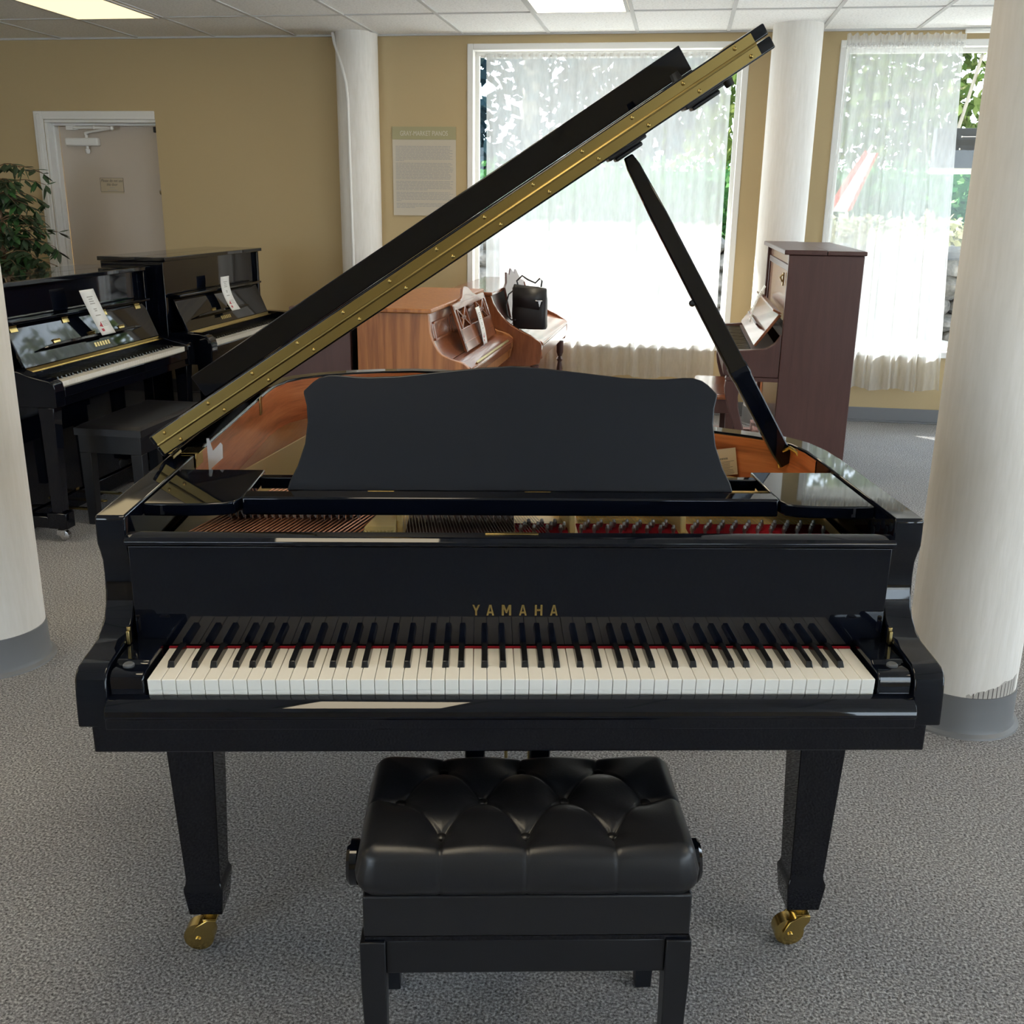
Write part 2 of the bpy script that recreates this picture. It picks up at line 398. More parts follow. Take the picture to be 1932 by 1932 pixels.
# bare ribbed patch above the trim on the near right column
mb = MB(); rnd = random.Random(2); bot, topv = [], []
for k in range(25):
    a = R(-108 + 63*k/24); rr = .1606; h = .128 + .060*(k/24)**.8 + rnd.uniform(-.006, .006)
    bot.append((rr*math.cos(a), rr*math.sin(a), .1255)); topv.append((rr*math.cos(a), rr*math.sin(a), h))
mb.add(bot+topv, [(i, i+1, 26+i, 25+i) for i in range(24)]); mb.build('bare_patch', P('bare_plaster', (.50, .47, .43), .85), c1)
mb = MB()
for k in range(11):
    a = R(-101 + 5.0*k); rr = .1610; h = .130 + .050*(.15+.085*k)**.8
    p = [(rr*math.cos(a+d), rr*math.sin(a+d)) for d in (-.008, .008)]
    mb.add([(p[0][0], p[0][1], .1255), (p[1][0], p[1][1], .1255), (p[1][0], p[1][1], h), (p[0][0], p[0][1], h)], [(0,1,2,3)])
mb.build('bare_ribs', P('rib_dark', (.10, .09, .085), .8), c1)
# conduit on the far left column
cp = MB()
dv = Vector((-.0575, -1.559, 0)) - Vector((-.955, 6.336, 0)); a0 = math.atan2(dv.y, dv.x)
def cpt(da, z, r=.158): return (-.955 + r*math.cos(a0+da), 6.336 + r*math.sin(a0+da), z)
cp.tube([cpt(-1.45, 2.62, .165), cpt(-1.3, 2.55), cpt(-.75, 2.40), cpt(-.54, 2.29), cpt(-.47, 2.17), cpt(-.44, 1.2), cpt(-.42, 0.02)], .011, 10)
cp.v = [(x+.955, y-6.336, z) for x, y, z in cp.v]; cp.build('conduit_pipe', WHITEP, c3)

# ceiling lights
def ceil_light(cu, cv, label, mat=None):
    t = thing('ceiling_light', label, 'ceiling light', W(cu, cv, H), TH, 'fluorescent panels in the tile ceiling')
    mb = MB()
    for b in ((-.29, .29, -.595, -.575), (-.29, .29, .575, .595), (-.29, -.27, -.575, .575), (.27, .29, -.575, .575)): mb.box(*b, -.013, -.0065)
    mb.build('frame', CGRID, t)
    mb = MB(); mb.box(-.27, .27, -.575, .575, -.011, -.0075); mb.build('diffuser', mat or PANEL, t)
LV = 5.32 - .6096
spots = [(-3.491, LV, 'lit ceiling panel above the door, leftmost of the two in view'), (-.442, LV, 'lit ceiling panel above the big window, right of the two in view')]
for k, (cu, cv, l) in enumerate(spots): ceil_light(cu, cv, l, PANELW if k == 0 else None)
for cu in (-3.491, -.442, 2.606):
    for cv in (LV-2.4384, LV-2*2.4384):
        ceil_light(cu, cv, 'lit ceiling panel out of view above the showroom')

# ------------------------------------------------------------------ curtains
def curtain(name, label, v, ua, ub, za, zb, npl, seed, flare=0., rod=True, ruffle=False):
    rnd = random.Random(seed)
    t = thing(name, label, 'curtain', W(0, 0, 0), TH)
    ph = [(rnd.uniform(.6, 1.4)*npl, rnd.uniform(0, 6.28), rnd.uniform(.3, 1)) for _ in range(5)]
    def off(s, k):          # pleat depth at s, relative height k (0 bottom, 1 top)
        return sum(a*math.sin(6.283*f*s+p+.5*(1-k)*f*.03) for f, p, a in ph)/2.6
    mb = MB()
    def f(i, j):
        amp = .010 + .026*(1-j)
        u = ua[1]+(ub[1]-ua[1])*i if False else (ua[0]*(1-j)+ua[1]*j)*(1-i) + (ub[0]*(1-j)+ub[1]*j)*i
        u += .010*math.sin(6.283*npl*i*.5+2*j)
        z = za + (zb-za)*j + (0.010*math.sin(6.283*npl*.31*i) if j == 0 else 0)
        return (u, v - .03 + amp*off(i, j), z)
    mb.grid(f, int(npl*14), 24); mb.build('sheer_cloth', SHEER, t, ang=180)
    mb = MB(); n = int((ub[1]-ua[1])*60)
    if ruffle:
        def g(i, j):
            return (ua[1]-.005+(ub[1]-ua[1]+.01)*i, v-.045+(.012+.006*j)*math.sin(6.283*i*22+1.3*math.sin(i*40)), zb-.005+.055*j+.008*math.sin(i*95)*j)
        mb.grid(g, 220, 4)
    def h(i, j):
        return (ua[1]-.004+(ub[1]-ua[1]+.008)*i, v-.043+.006*math.sin(6.283*i*34), zb-.038*(1-j))
    mb.grid(h, 240, 2); mb.build('rod_pocket', SHEER, t, ang=180)
    mb = MB(); mb.tube([(ua[1]-.03, v-.03, zb-.018), (ub[1]+.03, v-.03, zb-.018)], .009, 8); mb.build('curtain_rod', WHITEP, t)
    return t
curtain('sheer_curtain', 'wide white sheer curtain over the window behind the piano lid', V1-.02, (-1.17, -1.185), (.53, .525), .27, 2.49, 17, 3)
curtain('sheer_curtain', 'narrow white sheer curtain with ruffled top at the right window', V1-.04, (1.20, 1.245), (2.11, 1.985), .25, 2.535, 11, 5, ruffle=True)
mb = MB(); mb.tube([W(1.98, V1-.07, 2.60), W(3.2, V1-.07, 2.60)], .014, 10); tag(mb.build('curtain_track', WHITEP), 'white empty curtain track right of the ruffled curtain', 'curtain rail')
# ================================================================== GRAND PIANO
gp = thing('grand_piano', 'glossy black grand piano with its lid propped open in the foreground', 'grand piano', (0, .9, 0), off=(0, -.9, 0))
AX, AI = .728, .676                  # outer / inner x of the arms
ZR = .973                            # top of the rim
ZK = .735                            # white key tops
# plan outline of the case, clockwise from the front left corner
out = [(-AX, .16), (-AX, .6), (-AX, 1.0), (-AX, 1.36), (-.722, 1.47), (-.70, 1.57), (-.655, 1.65), (-.58, 1.715), (-.49, 1.765), (-.39, 1.797), (-.28, 1.81), (-.18, 1.795), (-.09, 1.745), (-.02, 1.67), (.04, 1.57),
       (.10, 1.44), (.17, 1.31), (.25, 1.19), (.34, 1.085), (.44, .99), (.54, .915), (.62, .862), (.675, .815), (.708, .755), (.724, .68), (AX, .6), (AX, .4), (AX, .16)]
def inset(pts, d):
    res = []
    n = len(pts)
    for k, p in enumerate(pts):
        a = Vector(pts[max(k-1, 0)]); b = Vector(pts[min(k+1, n-1)])
        t = (b-a).normalized(); nn = Vector((t.y, -t.x))
        res.append((p[0]+nn.x*d, p[1]+nn.y*d))
    return res
inn = inset(out, .052); inn2 = inset(out, .0535)
def wallstrip(mb, A, B, z0, z1):
    rings = [[(a[0], a[1], z0), (a[0], a[1], z1), (b[0], b[1], z1), (b[0], b[1], z0)] for a, b in zip(A, B)]
    return mb.loft(rings, cap=False)
mb = MB(); wallstrip(mb, out[1:-2], inn[1:-2], .63, ZR); mb.build('rim', BLACK, gp, bevel=.004, seg=2)
mb = MB(); wallstrip(mb, inn[1:-2], inn2[1:-2], .80, ZR-.006); inr = mb.build('inner_rim', MAHOG, gp); inr['label'] = 'reddish mahogany lining of the rim'
# small plates on the mahogany lining
mb = MB(); mb.box(-.6745, -.672, 1.255, 1.285, .925, .975); mb.build('lock_plate', BRASSD, inr, bevel=.001)
# arms: S-shaped cheeks either side of the keyboard
prof = [(.6, ZR), (.156, ZR), (.151, ZR-.004), (.150, .935), (.150, .922), (.158, .905), (.166, .885), (.167, .860), (.164, .83), (.157, .805), (.145, .787), (.125, .772), (.10, .763), (.07, .760), (.035, .757), (.012, .754), (.001, .748), (-.007, .738),
        (-.0105, .715), (-.0125, .69), (-.014, .654), (.03, .654), (.03, .632), (.6, .632)]
for s in (-1, 1):
    mb = MB(); a, b = sorted((s*AX, s*AI)); mb.prism(prof, 'x', a, b); del mb.f[len(prof)-1]; del mb.m[len(prof)-1]; mb.build('arm', BLACK, gp, bevel=.0035, seg=3, ang=30)
# keybed and rail
mb = MB(); mb.box(-.714, .714, .005, .60, .596, .6535); mb.build('keybed', BLACK, gp, bevel=.003)
mb = MB(); mb.prism([(.0, .708), (-.008, .708), (-.020, .705), (-.031, .698), (-.036, .690), (-.037, .682), (-.033, .678), (-.033, .660), (.0, .660)], 'x', -AI+.001, AI-.001); mb.build('key_slip', BLACK, gp, bevel=.0015, ang=25)
mb = MB(); mb.box(-AI+.001, AI-.001, .001, .18, .654, .6995); mb.build('key_frame', SATIN, gp)
mb = MB(); mb.box(-.612, .612, .1262, .1315, .7, .7368); f = mb.build('felt_strip', FELT, gp); f['label'] = 'thin red felt strip behind the keys'
for s in (-1, 1):
    x0, x1 = sorted((s*.6175, s*(AI-.001)))
    mb = MB(); mb.prism([(.0, .66), (.0, .733), (.004, .742), (.014, .746), (.035, .746), (.042, .752), (.13, .752), (.13, .66)], 'x', x0, x1); kb = mb.build('key_block', BLACK, gp, bevel=.003)
    mb = MB(); mb.lathe([(.0095, .746), (.0095, .749), (.007, .7515), (.0005, .752)], (s*.650, .030, 0), 'z', 16); mb.build('screw_cap', GREYM, kb)
    mb = MB(); mb.box(*sorted((s*(AI-.0005), s*(AI-.006))), .100, .1125, .7535, .778); mb.lathe([(.004, 0), (.004, .006), (.001, .006)], (s*(AI-.004), .106, .7785), 'z', 10); mb.build('fallboard_pivot', BRASSD, kb, bevel=.001)
# keys
KW = 1.224/52
bl = {0: .0028, 2: -.0042, 3: .0042, 5: -.005, 6: 0.}     # black key after white A, C, D, F, G (A=0)
bl = {0: .0025, 2: -.004, 3: .004, 5: -.005, 6: -.0005}
wb = MB(); wb.hexa([(-KW/2+.0005, .001, ZK-.020), (KW/2-.0005, .001, ZK-.020), (KW/2-.0005, .1255, ZK-.020), (-KW/2+.0005, .1255, ZK-.020)], [(-KW/2+.0005, 0, ZK), (KW/2-.0005, 0, ZK), (KW/2-.0005, .1255, ZK), (-KW/2+.0005, .1255, ZK)])
wb.hexa([(-KW/2+.0005, .0025, ZK-.0345), (KW/2-.0005, .0025, ZK-.0345), (KW/2-.0005, .1255, ZK-.0345), (-KW/2+.0005, .1255, ZK-.0345)], [(-KW/2+.0005, .002, ZK-.0201), (KW/2-.0005, .002, ZK-.0201), (KW/2-.0005, .1255, ZK-.0201), (-KW/2+.0005, .1255, ZK-.0201)])
key0 = wb.build('white_key', IVORY, gp, bevel=.0009)
bb = MB()
bb.hexa([(-.0068, .0440, ZK-.004), (.0068, .0440, ZK-.004), (.0068, .1255, ZK-.004), (-.0068, .1255, ZK-.004)], [(-.0048, .0505, ZK+.0105), (.0048, .0505, ZK+.0105), (.0048, .1255, ZK+.0118), (-.0048, .1255, ZK+.0118)])
bkey0 = bb.build('black_key', EBONY, gp, bevel=.0014, seg=3)
for k in range(52):
    x = -.612 + KW*(k+.5)
    o = key0 if k == 0 else key0.copy()
    if k: COL.objects.link(o)
    o.location = (x, -.9, random.uniform(-.0003, .0002))
first = True
for k in range(51):
    w = k % 7
    if w in bl:
        o = bkey0 if first else bkey0.copy()
        if not first: COL.objects.link(o)
        first = False
        o.location = (-.612 + KW*(k+1) + bl[w], -.9, 0)
# fallboard
mb = MB(); mb.prism([(.1320, .7385), (.1295, .925), (.152, .925), (.150, .7385)], 'x', -.668, .668); fb = mb.build('fallboard', BLACK, gp, bevel=.0015)
mb = MB(); mb.prism([(.1285, .925), (.1205, .930), (.1205, .936), (.127, .9415), (.140, .9445), (.153, .9445), (.153, .925)], 'x', -.671, .671); mb.build('fallboard_rail', BLACK, fb, bevel=.001, ang=25)
ZL = .807; YL = .1320 - .0025*(ZL-.7385)/.1865
for ch, x in zip('YAMAHA', (-.066, -.0408, -.0128, .0172, .0452, .0722)):
    pass
lg = [(ch, x) for ch, x in zip('YAMAHA', (-.0665, -.0412, -.0125, .0168, .0448, .0722))]
# block capitals cut from brass: polygons in a unit box (0..1)
GL = {'Y': [[(0,1),(.24,1),(.5,.62),(.76,1),(1,1),(.62,.40),(.62,0),(.38,0),(.38,.40)]],
      'A': [[(0,0),(.36,1),(.64,1),(1,0),(.76,0),(.70,.20),(.30,.20),(.24,0)], [(.37,.38),(.63,.38),(.5,.80)]],
      'H': [[(0,0),(0,1),(.26,1),(.26,.60),(.74,.60),(.74,1),(1,1),(1,0),(.74,0),(.74,.42),(.26,.42),(.26,0)]],
      'M': [[(0,0),(0,1),(.26,1),(.5,.50),(.74,1),(1,1),(1,0),(.78,0),(.78,.64),(.57,.22),(.43,.22),(.22,.64),(.22,0)]]}
mb = MB()
for ch, x in lg:
    w = .0165 if ch == 'M' else .0135; h = .0205
    if ch == 'A':           # built of two legs, cap and bar
        q = [[(0,0),(.36,1),(.56,1),(.24,0)], [(.44,1),(.64,1),(1,0),(.76,0)], [(.22,.20),(.28,.38),(.72,.38),(.78,.20)]]
    else: q = GL[ch]
    for n_, poly in enumerate(q):
        d = .0012 + .00008*n_
        mb.prism([(x-w/2+a*w, ZL-h/2+b*h) for a, b in poly], 'y', YL-d, YL+.0006)
lt = mb.build('logo_lettering', BRASS, fb); lt['label'] = 'brass YAMAHA lettering'
mb = MB(); mb.box(-.051, .042, .1405, .1515, .9445, .946); mb.build('lock_strip', BRASS, fb, bevel=.0006)
# music shelf: two side shelves, front rail and back bar
for s in (-1, 1):
    p = [(s*AI*.998, .245), (s*.60, .243), (s*.56, .245), (s*.53, .2505), (s*.512, .262), (s*.505, .285), (s*.503, .36), (s*.503, .494), (s*AI*.998, .494)]
    if s < 0: p = p[::-1]
    mb = MB(); mb.prism(p, 'z', .944, .968); sh = mb.build('side_shelf', BLACK, gp, bevel=.003, seg=3)
mb = MB(); mb.box(-.502, .502, .272, .318, .938, .973); mr = mb.build('shelf_rail', BLACK, gp, bevel=.004, seg=3)
mb = MB(); mb.box(-.502, .502, .44, .462, .942, .966); mb.build('shelf_back_bar', BLACK, gp, bevel=.002)
for x in (-.25, .05):
    mb = MB(); mb.box(x-.025, x+.025, .319, .338, .960, .966); mb.lathe([(.003, x-.025), (.003, x+.025)], (0, .33, .967), 'x', 8); mb.build('desk_hinge', BRASS, mr)
# music desk: leaning panel with a curved outline
half = [(0, .246), (.066, .2415), (.144, .233), (.216, .2245), (.277, .222), (.30, .2225), (.335, .2255), (.354, .2255), (.372, .220), (.3835, .212), (.402, .194), (.4015, .188), (.396, .166), (.3935, .134), (.398, .092), (.4115, .049), (.426, .0185), (.4295, .006), (.4295, 0)]
pts = [(-x, z) for x, z in half[::-1]] + half[1:]
k = .36; L_ = math.hypot(1, k)
def dk(x, s, d): return (x, .34 + s*k/L_ + d*(1/L_)*-1, .966 + s/L_ + d*k/L_)
mb = MB(); mb.loft([[dk(x, z, .0) for x, z in pts], [dk(x, z, -.012) for x, z in pts]])
md = mb.build('music_desk', P('desk_lacquer', (.006, .008, .013), .38, spec=.32), gp, bevel=.003, seg=3, ang=30)
mb = MB(); mb.box(-.41, .41, .3285, .3335, .966, .9685); mb.build('desk_ledge', BLACK, md)
# iron plate, soundboard, pinblock and strings
inn3 = inset(out, .054)
mb = MB(); mb.prism(inn3[1:-1] + [(.674, .34), (-.674, .34)], 'z', .826, .842); mb.build('soundboard', SPRUCE, gp)
pl = [(-.665, .345), (.665, .345), (.672, .60), (.66, .70), (.60, .78), (.50, .87), (.40, .95), (.30, 1.05), (.18, 1.22), (.07, 1.42), (-.02, 1.58), (-.12, 1.70), (-.25, 1.745), (-.38, 1.735), (-.46, 1.66),
      (-.553, 1.22), (-.637, .845), (-.664, .76)]
mb = MB(); mb.prism(pl, 'z', .856, .872); pt = mb.build('iron_plate', PLATE, gp, bevel=.003); pt['label'] = 'gold painted iron plate'
for (x0, x1, y1) in ((.118, .13, 1.35), (.34, .352, 1.0), (-.225, -.213, 1.6)):
    mb = MB(); mb.hexa([(x0, .372, .872), (x1, .372, .872), (x1-.12, y1, .872), (x0-.12, y1, .872)], [(x0, .385, .905), (x1, .385, .905), (x1-.12, y1-.02, .905), (x0-.12, y1-.02, .905)]); mb.build('plate_strut', PLATE, pt, bevel=.003)
mb = MB(); mb.hexa([(-.29, .335, .872), (-.226, .335, .872), (-.226, .52, .872), (-.25, .52, .872)], [(-.285, .342, .895), (-.226, .342, .895), (-.226, .52, .895), (-.25, .52, .895)])
for q in range(9): mb.ball((-.283+.0068*q, .332, .886), .0042, 8, 5)
mb.build('plate_boss', PLATE, pt, bevel=.002)
mb = MB(); mb.box(.14, .335, .475, .482, .872, .93); mb.box(.36, .66, .475, .482, .872, .93); mb.build('plate_wall', PLATE, pt, bevel=.002)
mb = MB(); mb.box(.01, .115, .355, .43, .872, .8745); mb.box(.135, .335, .355, .43, .872, .8745); mb.box(.357, .64, .355, .43, .872, .8745); mb.build('pin_felt', FELT, gp)
mb = MB(); rnd = random.Random(4)
for a, b in ((.02, .112), (.14, .332), (.362, .63)):
    x = a; q = 0
    while x < b:
        y = .366 + .019*(q % 3)+.004
        mb.lathe([(.0034, .8745), (.0034, .889), (.0022, .891), (.0005, .891)], (x, y, 0), 'z', 7)
        mb.lathe([(.0045, .879), (.0045, .885)], (x, y, 0), 'z', 7)
        x += .0088; q += 1
tp = mb.build('tuning_pins', PINM, gp); tp['kind'] = 'stuff'
DARKGAP = P('dark_maroon_gap', (.035, .010, .009), .9)  # sheet coloured dark to stand for the shaded plate opening under the strings
mb = MB(); mb.prism([(-.64, .312), (-.292, .312), (-.255, .55), (-.20, .72), (-.45, .72), (-.56, .50)], 'z', .8725, .874); mb.box(-.208, .008, .312, .50, .8725, .874); mb.build('string_gap_shade', DARKGAP, gp)
mb = MB(); mb.tube([(-.664, .76, .868), (-.637, .845, .868), (-.553, 1.22, .868), (-.46, 1.66, .868)], .005, 8); mb.build('plate_edge', PLATE, pt)
# copper wound bass strings, each a part
sm = MB(); sm.tube([(-.02, .31, .890), (.275, 1.20, .892)], .0018, 6, cap=False)
s0 = sm.build('bass_string', COPPER, gp); nS = 0
for q in range(34):
    x = -.60 + .0098*q
    o = s0 if q == 0 else s0.copy()
    if q: COL.objects.link(o)
    o.location = (x, -.9, .0)
mb = MB()
for q in range(46):
    x = -.205 + .0064*q
    mb.tube([(x, .31, .883), (x-.10-.0012*q, 1.3-.006*q, .884)], .0006, 4, cap=False)
for q in range(60):
    x = .14 + .0082*q
    if .335 < x < .36: continue
    mb.tube([(x, .40, .884), (x-.03, .60, .884)], .0005, 4, cap=False)
ts = mb.build('treble_strings', WIRE, gp); ts['kind'] = 'stuff'
# dampers: felt wedges with wires
dm = MB(); dm.hexa([(-.001, .405, .8925), (.001, .405, .8925), (.001, .435, .8925), (-.001, .435, .8925)], [(-.0064, .405, .907), (.0064, .405, .907), (.0064, .435, .907), (-.0064, .435, .907)])
d0 = dm.build('damper', P('damper_felt', (.34, .28, .24), .9), gp)
dw = MB(); dw.tube([(.004, .400, .886), (.004, .400, .909), (.004, .412, .916)], .0013, 6); dw0 = dw.build('damper_wire', STEEL, d0)
xs = [-.56+.0142*q for q in range(19)] + [-.20+.0135*q for q in range(16)]
for q, x in enumerate(xs):
    o, w = (d0, dw0) if q == 0 else (d0.copy(), dw0.copy())
    if q: COL.objects.link(o); COL.objects.link(w); w.parent = o
    o.location = (x, -.9, 0)
mb = MB(); mb.box(-.57, -.29, .462, .470, .893, .92); mb.box(-.2, .11, .462, .468, .886, .93); mb.build('damper_rail', SATIN, gp)
# lid: hinged on the left, open at 33.5 degrees, front flap folded back on top
AL = R(33.5); ca, sa = math.cos(AL), math.sin(AL)
LM = Matrix(((ca, 0, -sa, -.730), (0, 1, 0, 0), (sa, 0, ca, .977), (0, 0, 0, 1)))
YH = .56
mb = MB(); mb.M = LM
lo = [(0, YH)] + [(x+.73, y) for x, y in out if y > YH+.05 and x < -.2] + [(x+.735, y+.008) for x, y in out if y > .62 and x >= -.2] + [(1.478, .66), (1.478, YH)]
mb.prism(lo, 'z', 0, .024); lid = mb.build('lid', BLACK, gp, bevel=.003, seg=3)
mb = MB(); mb.M = LM; mb.prism([(0, YH), (1.478, YH), (1.478, .955), (0, .955)], 'z', .0275, .0505); fl = mb.build('lid_flap', BLACK, gp, bevel=.003, seg=3)
mb = MB(); mb.M = LM; mb.box(.03, 1.405, .933, .953, .0508, .110); mb.build('flap_front_lip', BLACK, fl, bevel=.002)
for nm, z0, z1, par in (('lower', .0035, .0245, lid), ('upper', .0265, .0475, fl)):
    mb = MB(); mb.M = LM; mb.box(.008, 1.448, YH-.0022, YH-.0002, z0, z1)
    zc = .5*(z0+z1) + (-.003 if nm == 'lower' else .003)
    for q in range(13):
        mb.ball((.035+.1145*q+(.02 if nm == 'lower' else 0), YH-.0024, zc), .0042, 8, 6, (1, 1, 1))
    if nm == 'upper': mb.tube([(.008, YH-.002, .0258), (1.448, YH-.002, .0258)], .0034, 8)
    h = mb.build('hinge_leaf', HBRASS, par); h['label'] = 'long brass piano hinge leaf with screws'
for (s_, y_, z0, z1, par) in ((1.385, .62, -.016, 0, lid), (1.30, .615, .0505, .066, fl)):
    mb = MB(); mb.M = LM; mb.lathe([(.009, z0), (.011, z1)] if z0 < 0 else [(.011, z0), (.009, z1)], (s_, y_, 0), 'z', 12); mb.build('rubber_bumper', RUBBER, par)
for s_ in (1.16, 1.345):
    mb = MB(); mb.M = LM; mb.box(s_-.045, s_+.045, .67, .73, -.010, -.0005); mb.box(s_-.032, s_+.032, .68, .72, -.019, -.010); mb.build('prop_cup', SATIN, lid, bevel=.003)
mb = MB(); mb.box(-.705, -.665, .60, .655, ZR+.001, ZR+.004); mb.tube([(-.728, .60, ZR+.008), (-.728, .66, ZR+.008)], .008, 10); mb.box(-.6755, -.673, .60, .655, ZR-.03, ZR+.0005); mb.build('lid_hinge', BRASS, gp, bevel=.001)
# prop stick
a, b = Vector((.655, .745, .925)), Vector((.246, .70, 1.597))
d = (b-a).normalized(); sx = Vector((0, 1, 0)); sx = (sx - d*sx.dot(d)).normalized(); sy = d.cross(sx)
mb = MB(); rings = []
for t_, w, h in ((0, .011, .017), (.05, .011, .021), (.30, .011, .021), (.31, .0125, .0225), (.34, .0125, .0225), (.35, .011, .0205), (.62, .010, .019), (.82, .010, .018), (.97, .009, .014), (1, .006, .010)):
    c = a+(b-a)*t_; rings.append([c+sx*w*p+sy*h*q for p, q in ((-1,-1),(1,-1),(1,1),(-1,1))])
mb.loft(rings); pr_ = mb.build('lid_prop', BLACK, gp, bevel=.003)
mb = MB(); mb.ball(tuple(a+(b-a)*.565+sy*.022), .008, 10, 6); mb.build('prop_knob', SATIN, pr_)
mb = MB(); mb.tube([(.674, .70, .945), (.664, .705, .962), (.652, .72, .968), (.640, .738, .955), (.636, .745, .935), (.640, .748, .915)], .0045, 8); mb.build('prop_bracket', BRASS, pr_)
# legs with brass casters
def leg(x, y):
    mb = MB(); s = 1 if x > 0 else -1
    lv = [(.597, .049, .052), (.175, .0345, .036), (.166, .036, .0375), (.158, .0395, .041), (.150, .0395, .041), (.092, .0335, .035)]
    mb.loft([[(x-w, y-d, z), (x+w, y-d, z), (x+w, y+d, z), (x-w, y+d, z)] for z, w, d in lv]); lg_ = mb.build('leg', BLACK, gp, bevel=.002)
    cb = MB(); cx, cy = x-.006, y-.012
    cb.lathe([(.018, .074), (.018, .0915)], (x, y, 0), 'z', 14)
    for sg in (-1, 1): cb.prism([(x-.030, .018), (x-.036, .034), (x-.024, .060), (x+.0, .076), (x+.018, .076), (x+.018, .064), (x-.004, .030), (x-.014, .016)], 'y', cy+sg*.020-.002, cy+sg*.020+.002)
    cb.box(x-.01, x+.018, cy-.018, cy+.018, .070, .076)
    cb.lathe([(.006, -.026), (.006, .026)], (x-.021, cy, .031), 'y', 10)
    c = cb.build('caster_fork', BRASS, lg_, bevel=.001)
    wb_ = MB(); wb_.lathe([(.020, -.016), (.031, -.015), (.031, .015), (.020, .016)], (x-.021, cy, .031), 'y', 24); wb_.build('caster_wheel', BRASS, lg_)
for x, y in ((-.620, .262), (.618, .262), (-.22, 1.52)): leg(x, y)
mb = MB(); mb.box(-.27, -.17, 1.44, 1.60, .60, .63); mb.prism([(x*.97-.005, y*.97) for x, y in out[1:-1]], 'z', .615, .66); mb.build('case_bottom', SATIN, gp)
# pedal lyre
mb = MB()
for x in (-.069, .067): mb.box(x-.021, x+.021, .34, .37, .17, .596)
mb.box(-.13, .13, .31, .40, .10, .17); ly = mb.build('pedal_lyre', BLACK, gp, bevel=.003)
mb = MB(); mb.tube([(-.004, .355, .17), (-.004, .355, .596)], .0035, 8); mb.tube([(.044, .355, .17), (.044, .355, .596)], .0025, 8); mb.build('lyre_rod', BRASSD, ly)
for x in (-.07, 0, .07):
    mb = MB(); mb.prism([(x-.010, .31), (x+.010, .31), (x+.012, .26), (x+.016, .235), (x+.010, .222), (x-.010, .222), (x-.016, .235), (x-.012, .26)], 'z', .125, .131); mb.build('pedal', BRASS, ly, bevel=.001)
# things lying in the piano
br = thing('plastic_bracket', 'clear plastic notched bracket standing by the left mahogany rim', 'bracket', (-.64, .595, .872), off=(.64, -.595, -.872))
mb = MB(); mb.prism([(-.646, 1.010), (-.641, 1.010), (-.634, .983), (-.617, 1.001), (-.613, .996), (-.614, .967), (-.640, .944), (-.640, .872), (-.646, .872)], 'y', .594, .5965); mb.build('plate', ACRYL, br)
pp = thing('paper_label', 'cream printed card leaning inside the right rim of the grand piano', 'label', (.53, .825, .872), off=(-.53, -.825, -.872))
mb = MB(); mb.M = Matrix.Translation((.527, .822, .8725)) @ Matrix.Rotation(R(-7), 4, 'Y') @ Matrix.Rotation(R(-10), 4, 'X')
mb.box(-.05, .036, 0, .0012, .001, .066); mb.build('card', PAPERT, pp)
mt = mb.M
mb = MB(); mb.M = mt
for q in range(10):
    z = .034-.0035*q; mb.box(-.045+random.uniform(0, .006), .03-random.uniform(0, .012), -.0004, -.0001, z, z+.0011)
mb.build('fine_print', INK, pp)
tx = MB()
# heading on the card: short blurred capitals
tx.M = mt; x = -.008
for w in (.0042, .004, .0042, .0035, .0035, .0042): tx.box(x, x+w-.001, -.0004, -.0001, .0395, .0440); x += w
tx.build('heading', INK, pp)

# ================================================================== FRONT BENCH
bn = thing('piano_bench', 'tufted black leather adjustable bench in front of the grand piano', 'bench', (.021, .0, 0), off=(-.021, 0, 0))
BX0, BX1, BY0, BY1 = -.252, .294, -.150, .158
cx = .021; cy = .004; hx = .277; hy = .160
BT = [(-.125, .112), (.018, .112), (.161, .112), (-.196, .012), (-.053, .012), (.090, .012), (.233, .012), (-.122, -.088), (.018, -.088), (.163, -.088)]
seams = []
rows = [BT[0:3], BT[3:7], BT[7:10]]
for a in rows[0]:
    for b in rows[1]:
        if abs(a[0]-b[0]) < .09: seams.append((a, b))
for a in rows[2]:
    for b in rows[1]:
        if abs(a[0]-b[0]) < .09: seams.append((a, b))
for a in rows[0]: seams.append((a, (a[0], .30)))
for a in rows[2]: seams.append((a, (a[0]*1.03, -.30)))
seams.append((rows[1][0], (-.40, .012))); seams.append((rows[1][3], (.45, .012)))
def segd(p, a, b):
    ax_, ay_ = a; bx_, by_ = b; dx, dy = bx_-ax_, by_-ay_
    t = max(0, min(1, ((p[0]-ax_)*dx+(p[1]-ay_)*dy)/(dx*dx+dy*dy))); return math.hypot(p[0]-ax_-t*dx, p[1]-ay_-t*dy)
def hgt(x, y):
    z = .503
    ex = hx-abs(x-cx); ey = hy-abs(y-cy)
    z += .010*(1-math.exp(-max(0, min(ex, ey))/.05))
    dmin = min(math.hypot(x-a, y-b) for a, b in BT)
    for a, b in BT:
        d = math.hypot(x-a, y-b); z -= .014*math.exp(-(d/.026)**1.2) + .0035*math.exp(-(d/.055)**2)
    sd = min(segd((x, y), a, b) for a, b in seams); fn = math.exp(-dmin/.04)
    z -= (.0012 + .0042*fn)*math.exp(-(sd/.0030)**2) + .0045*fn*math.exp(-(sd/.014)**2)
    return z
NX, NY = 210, 124
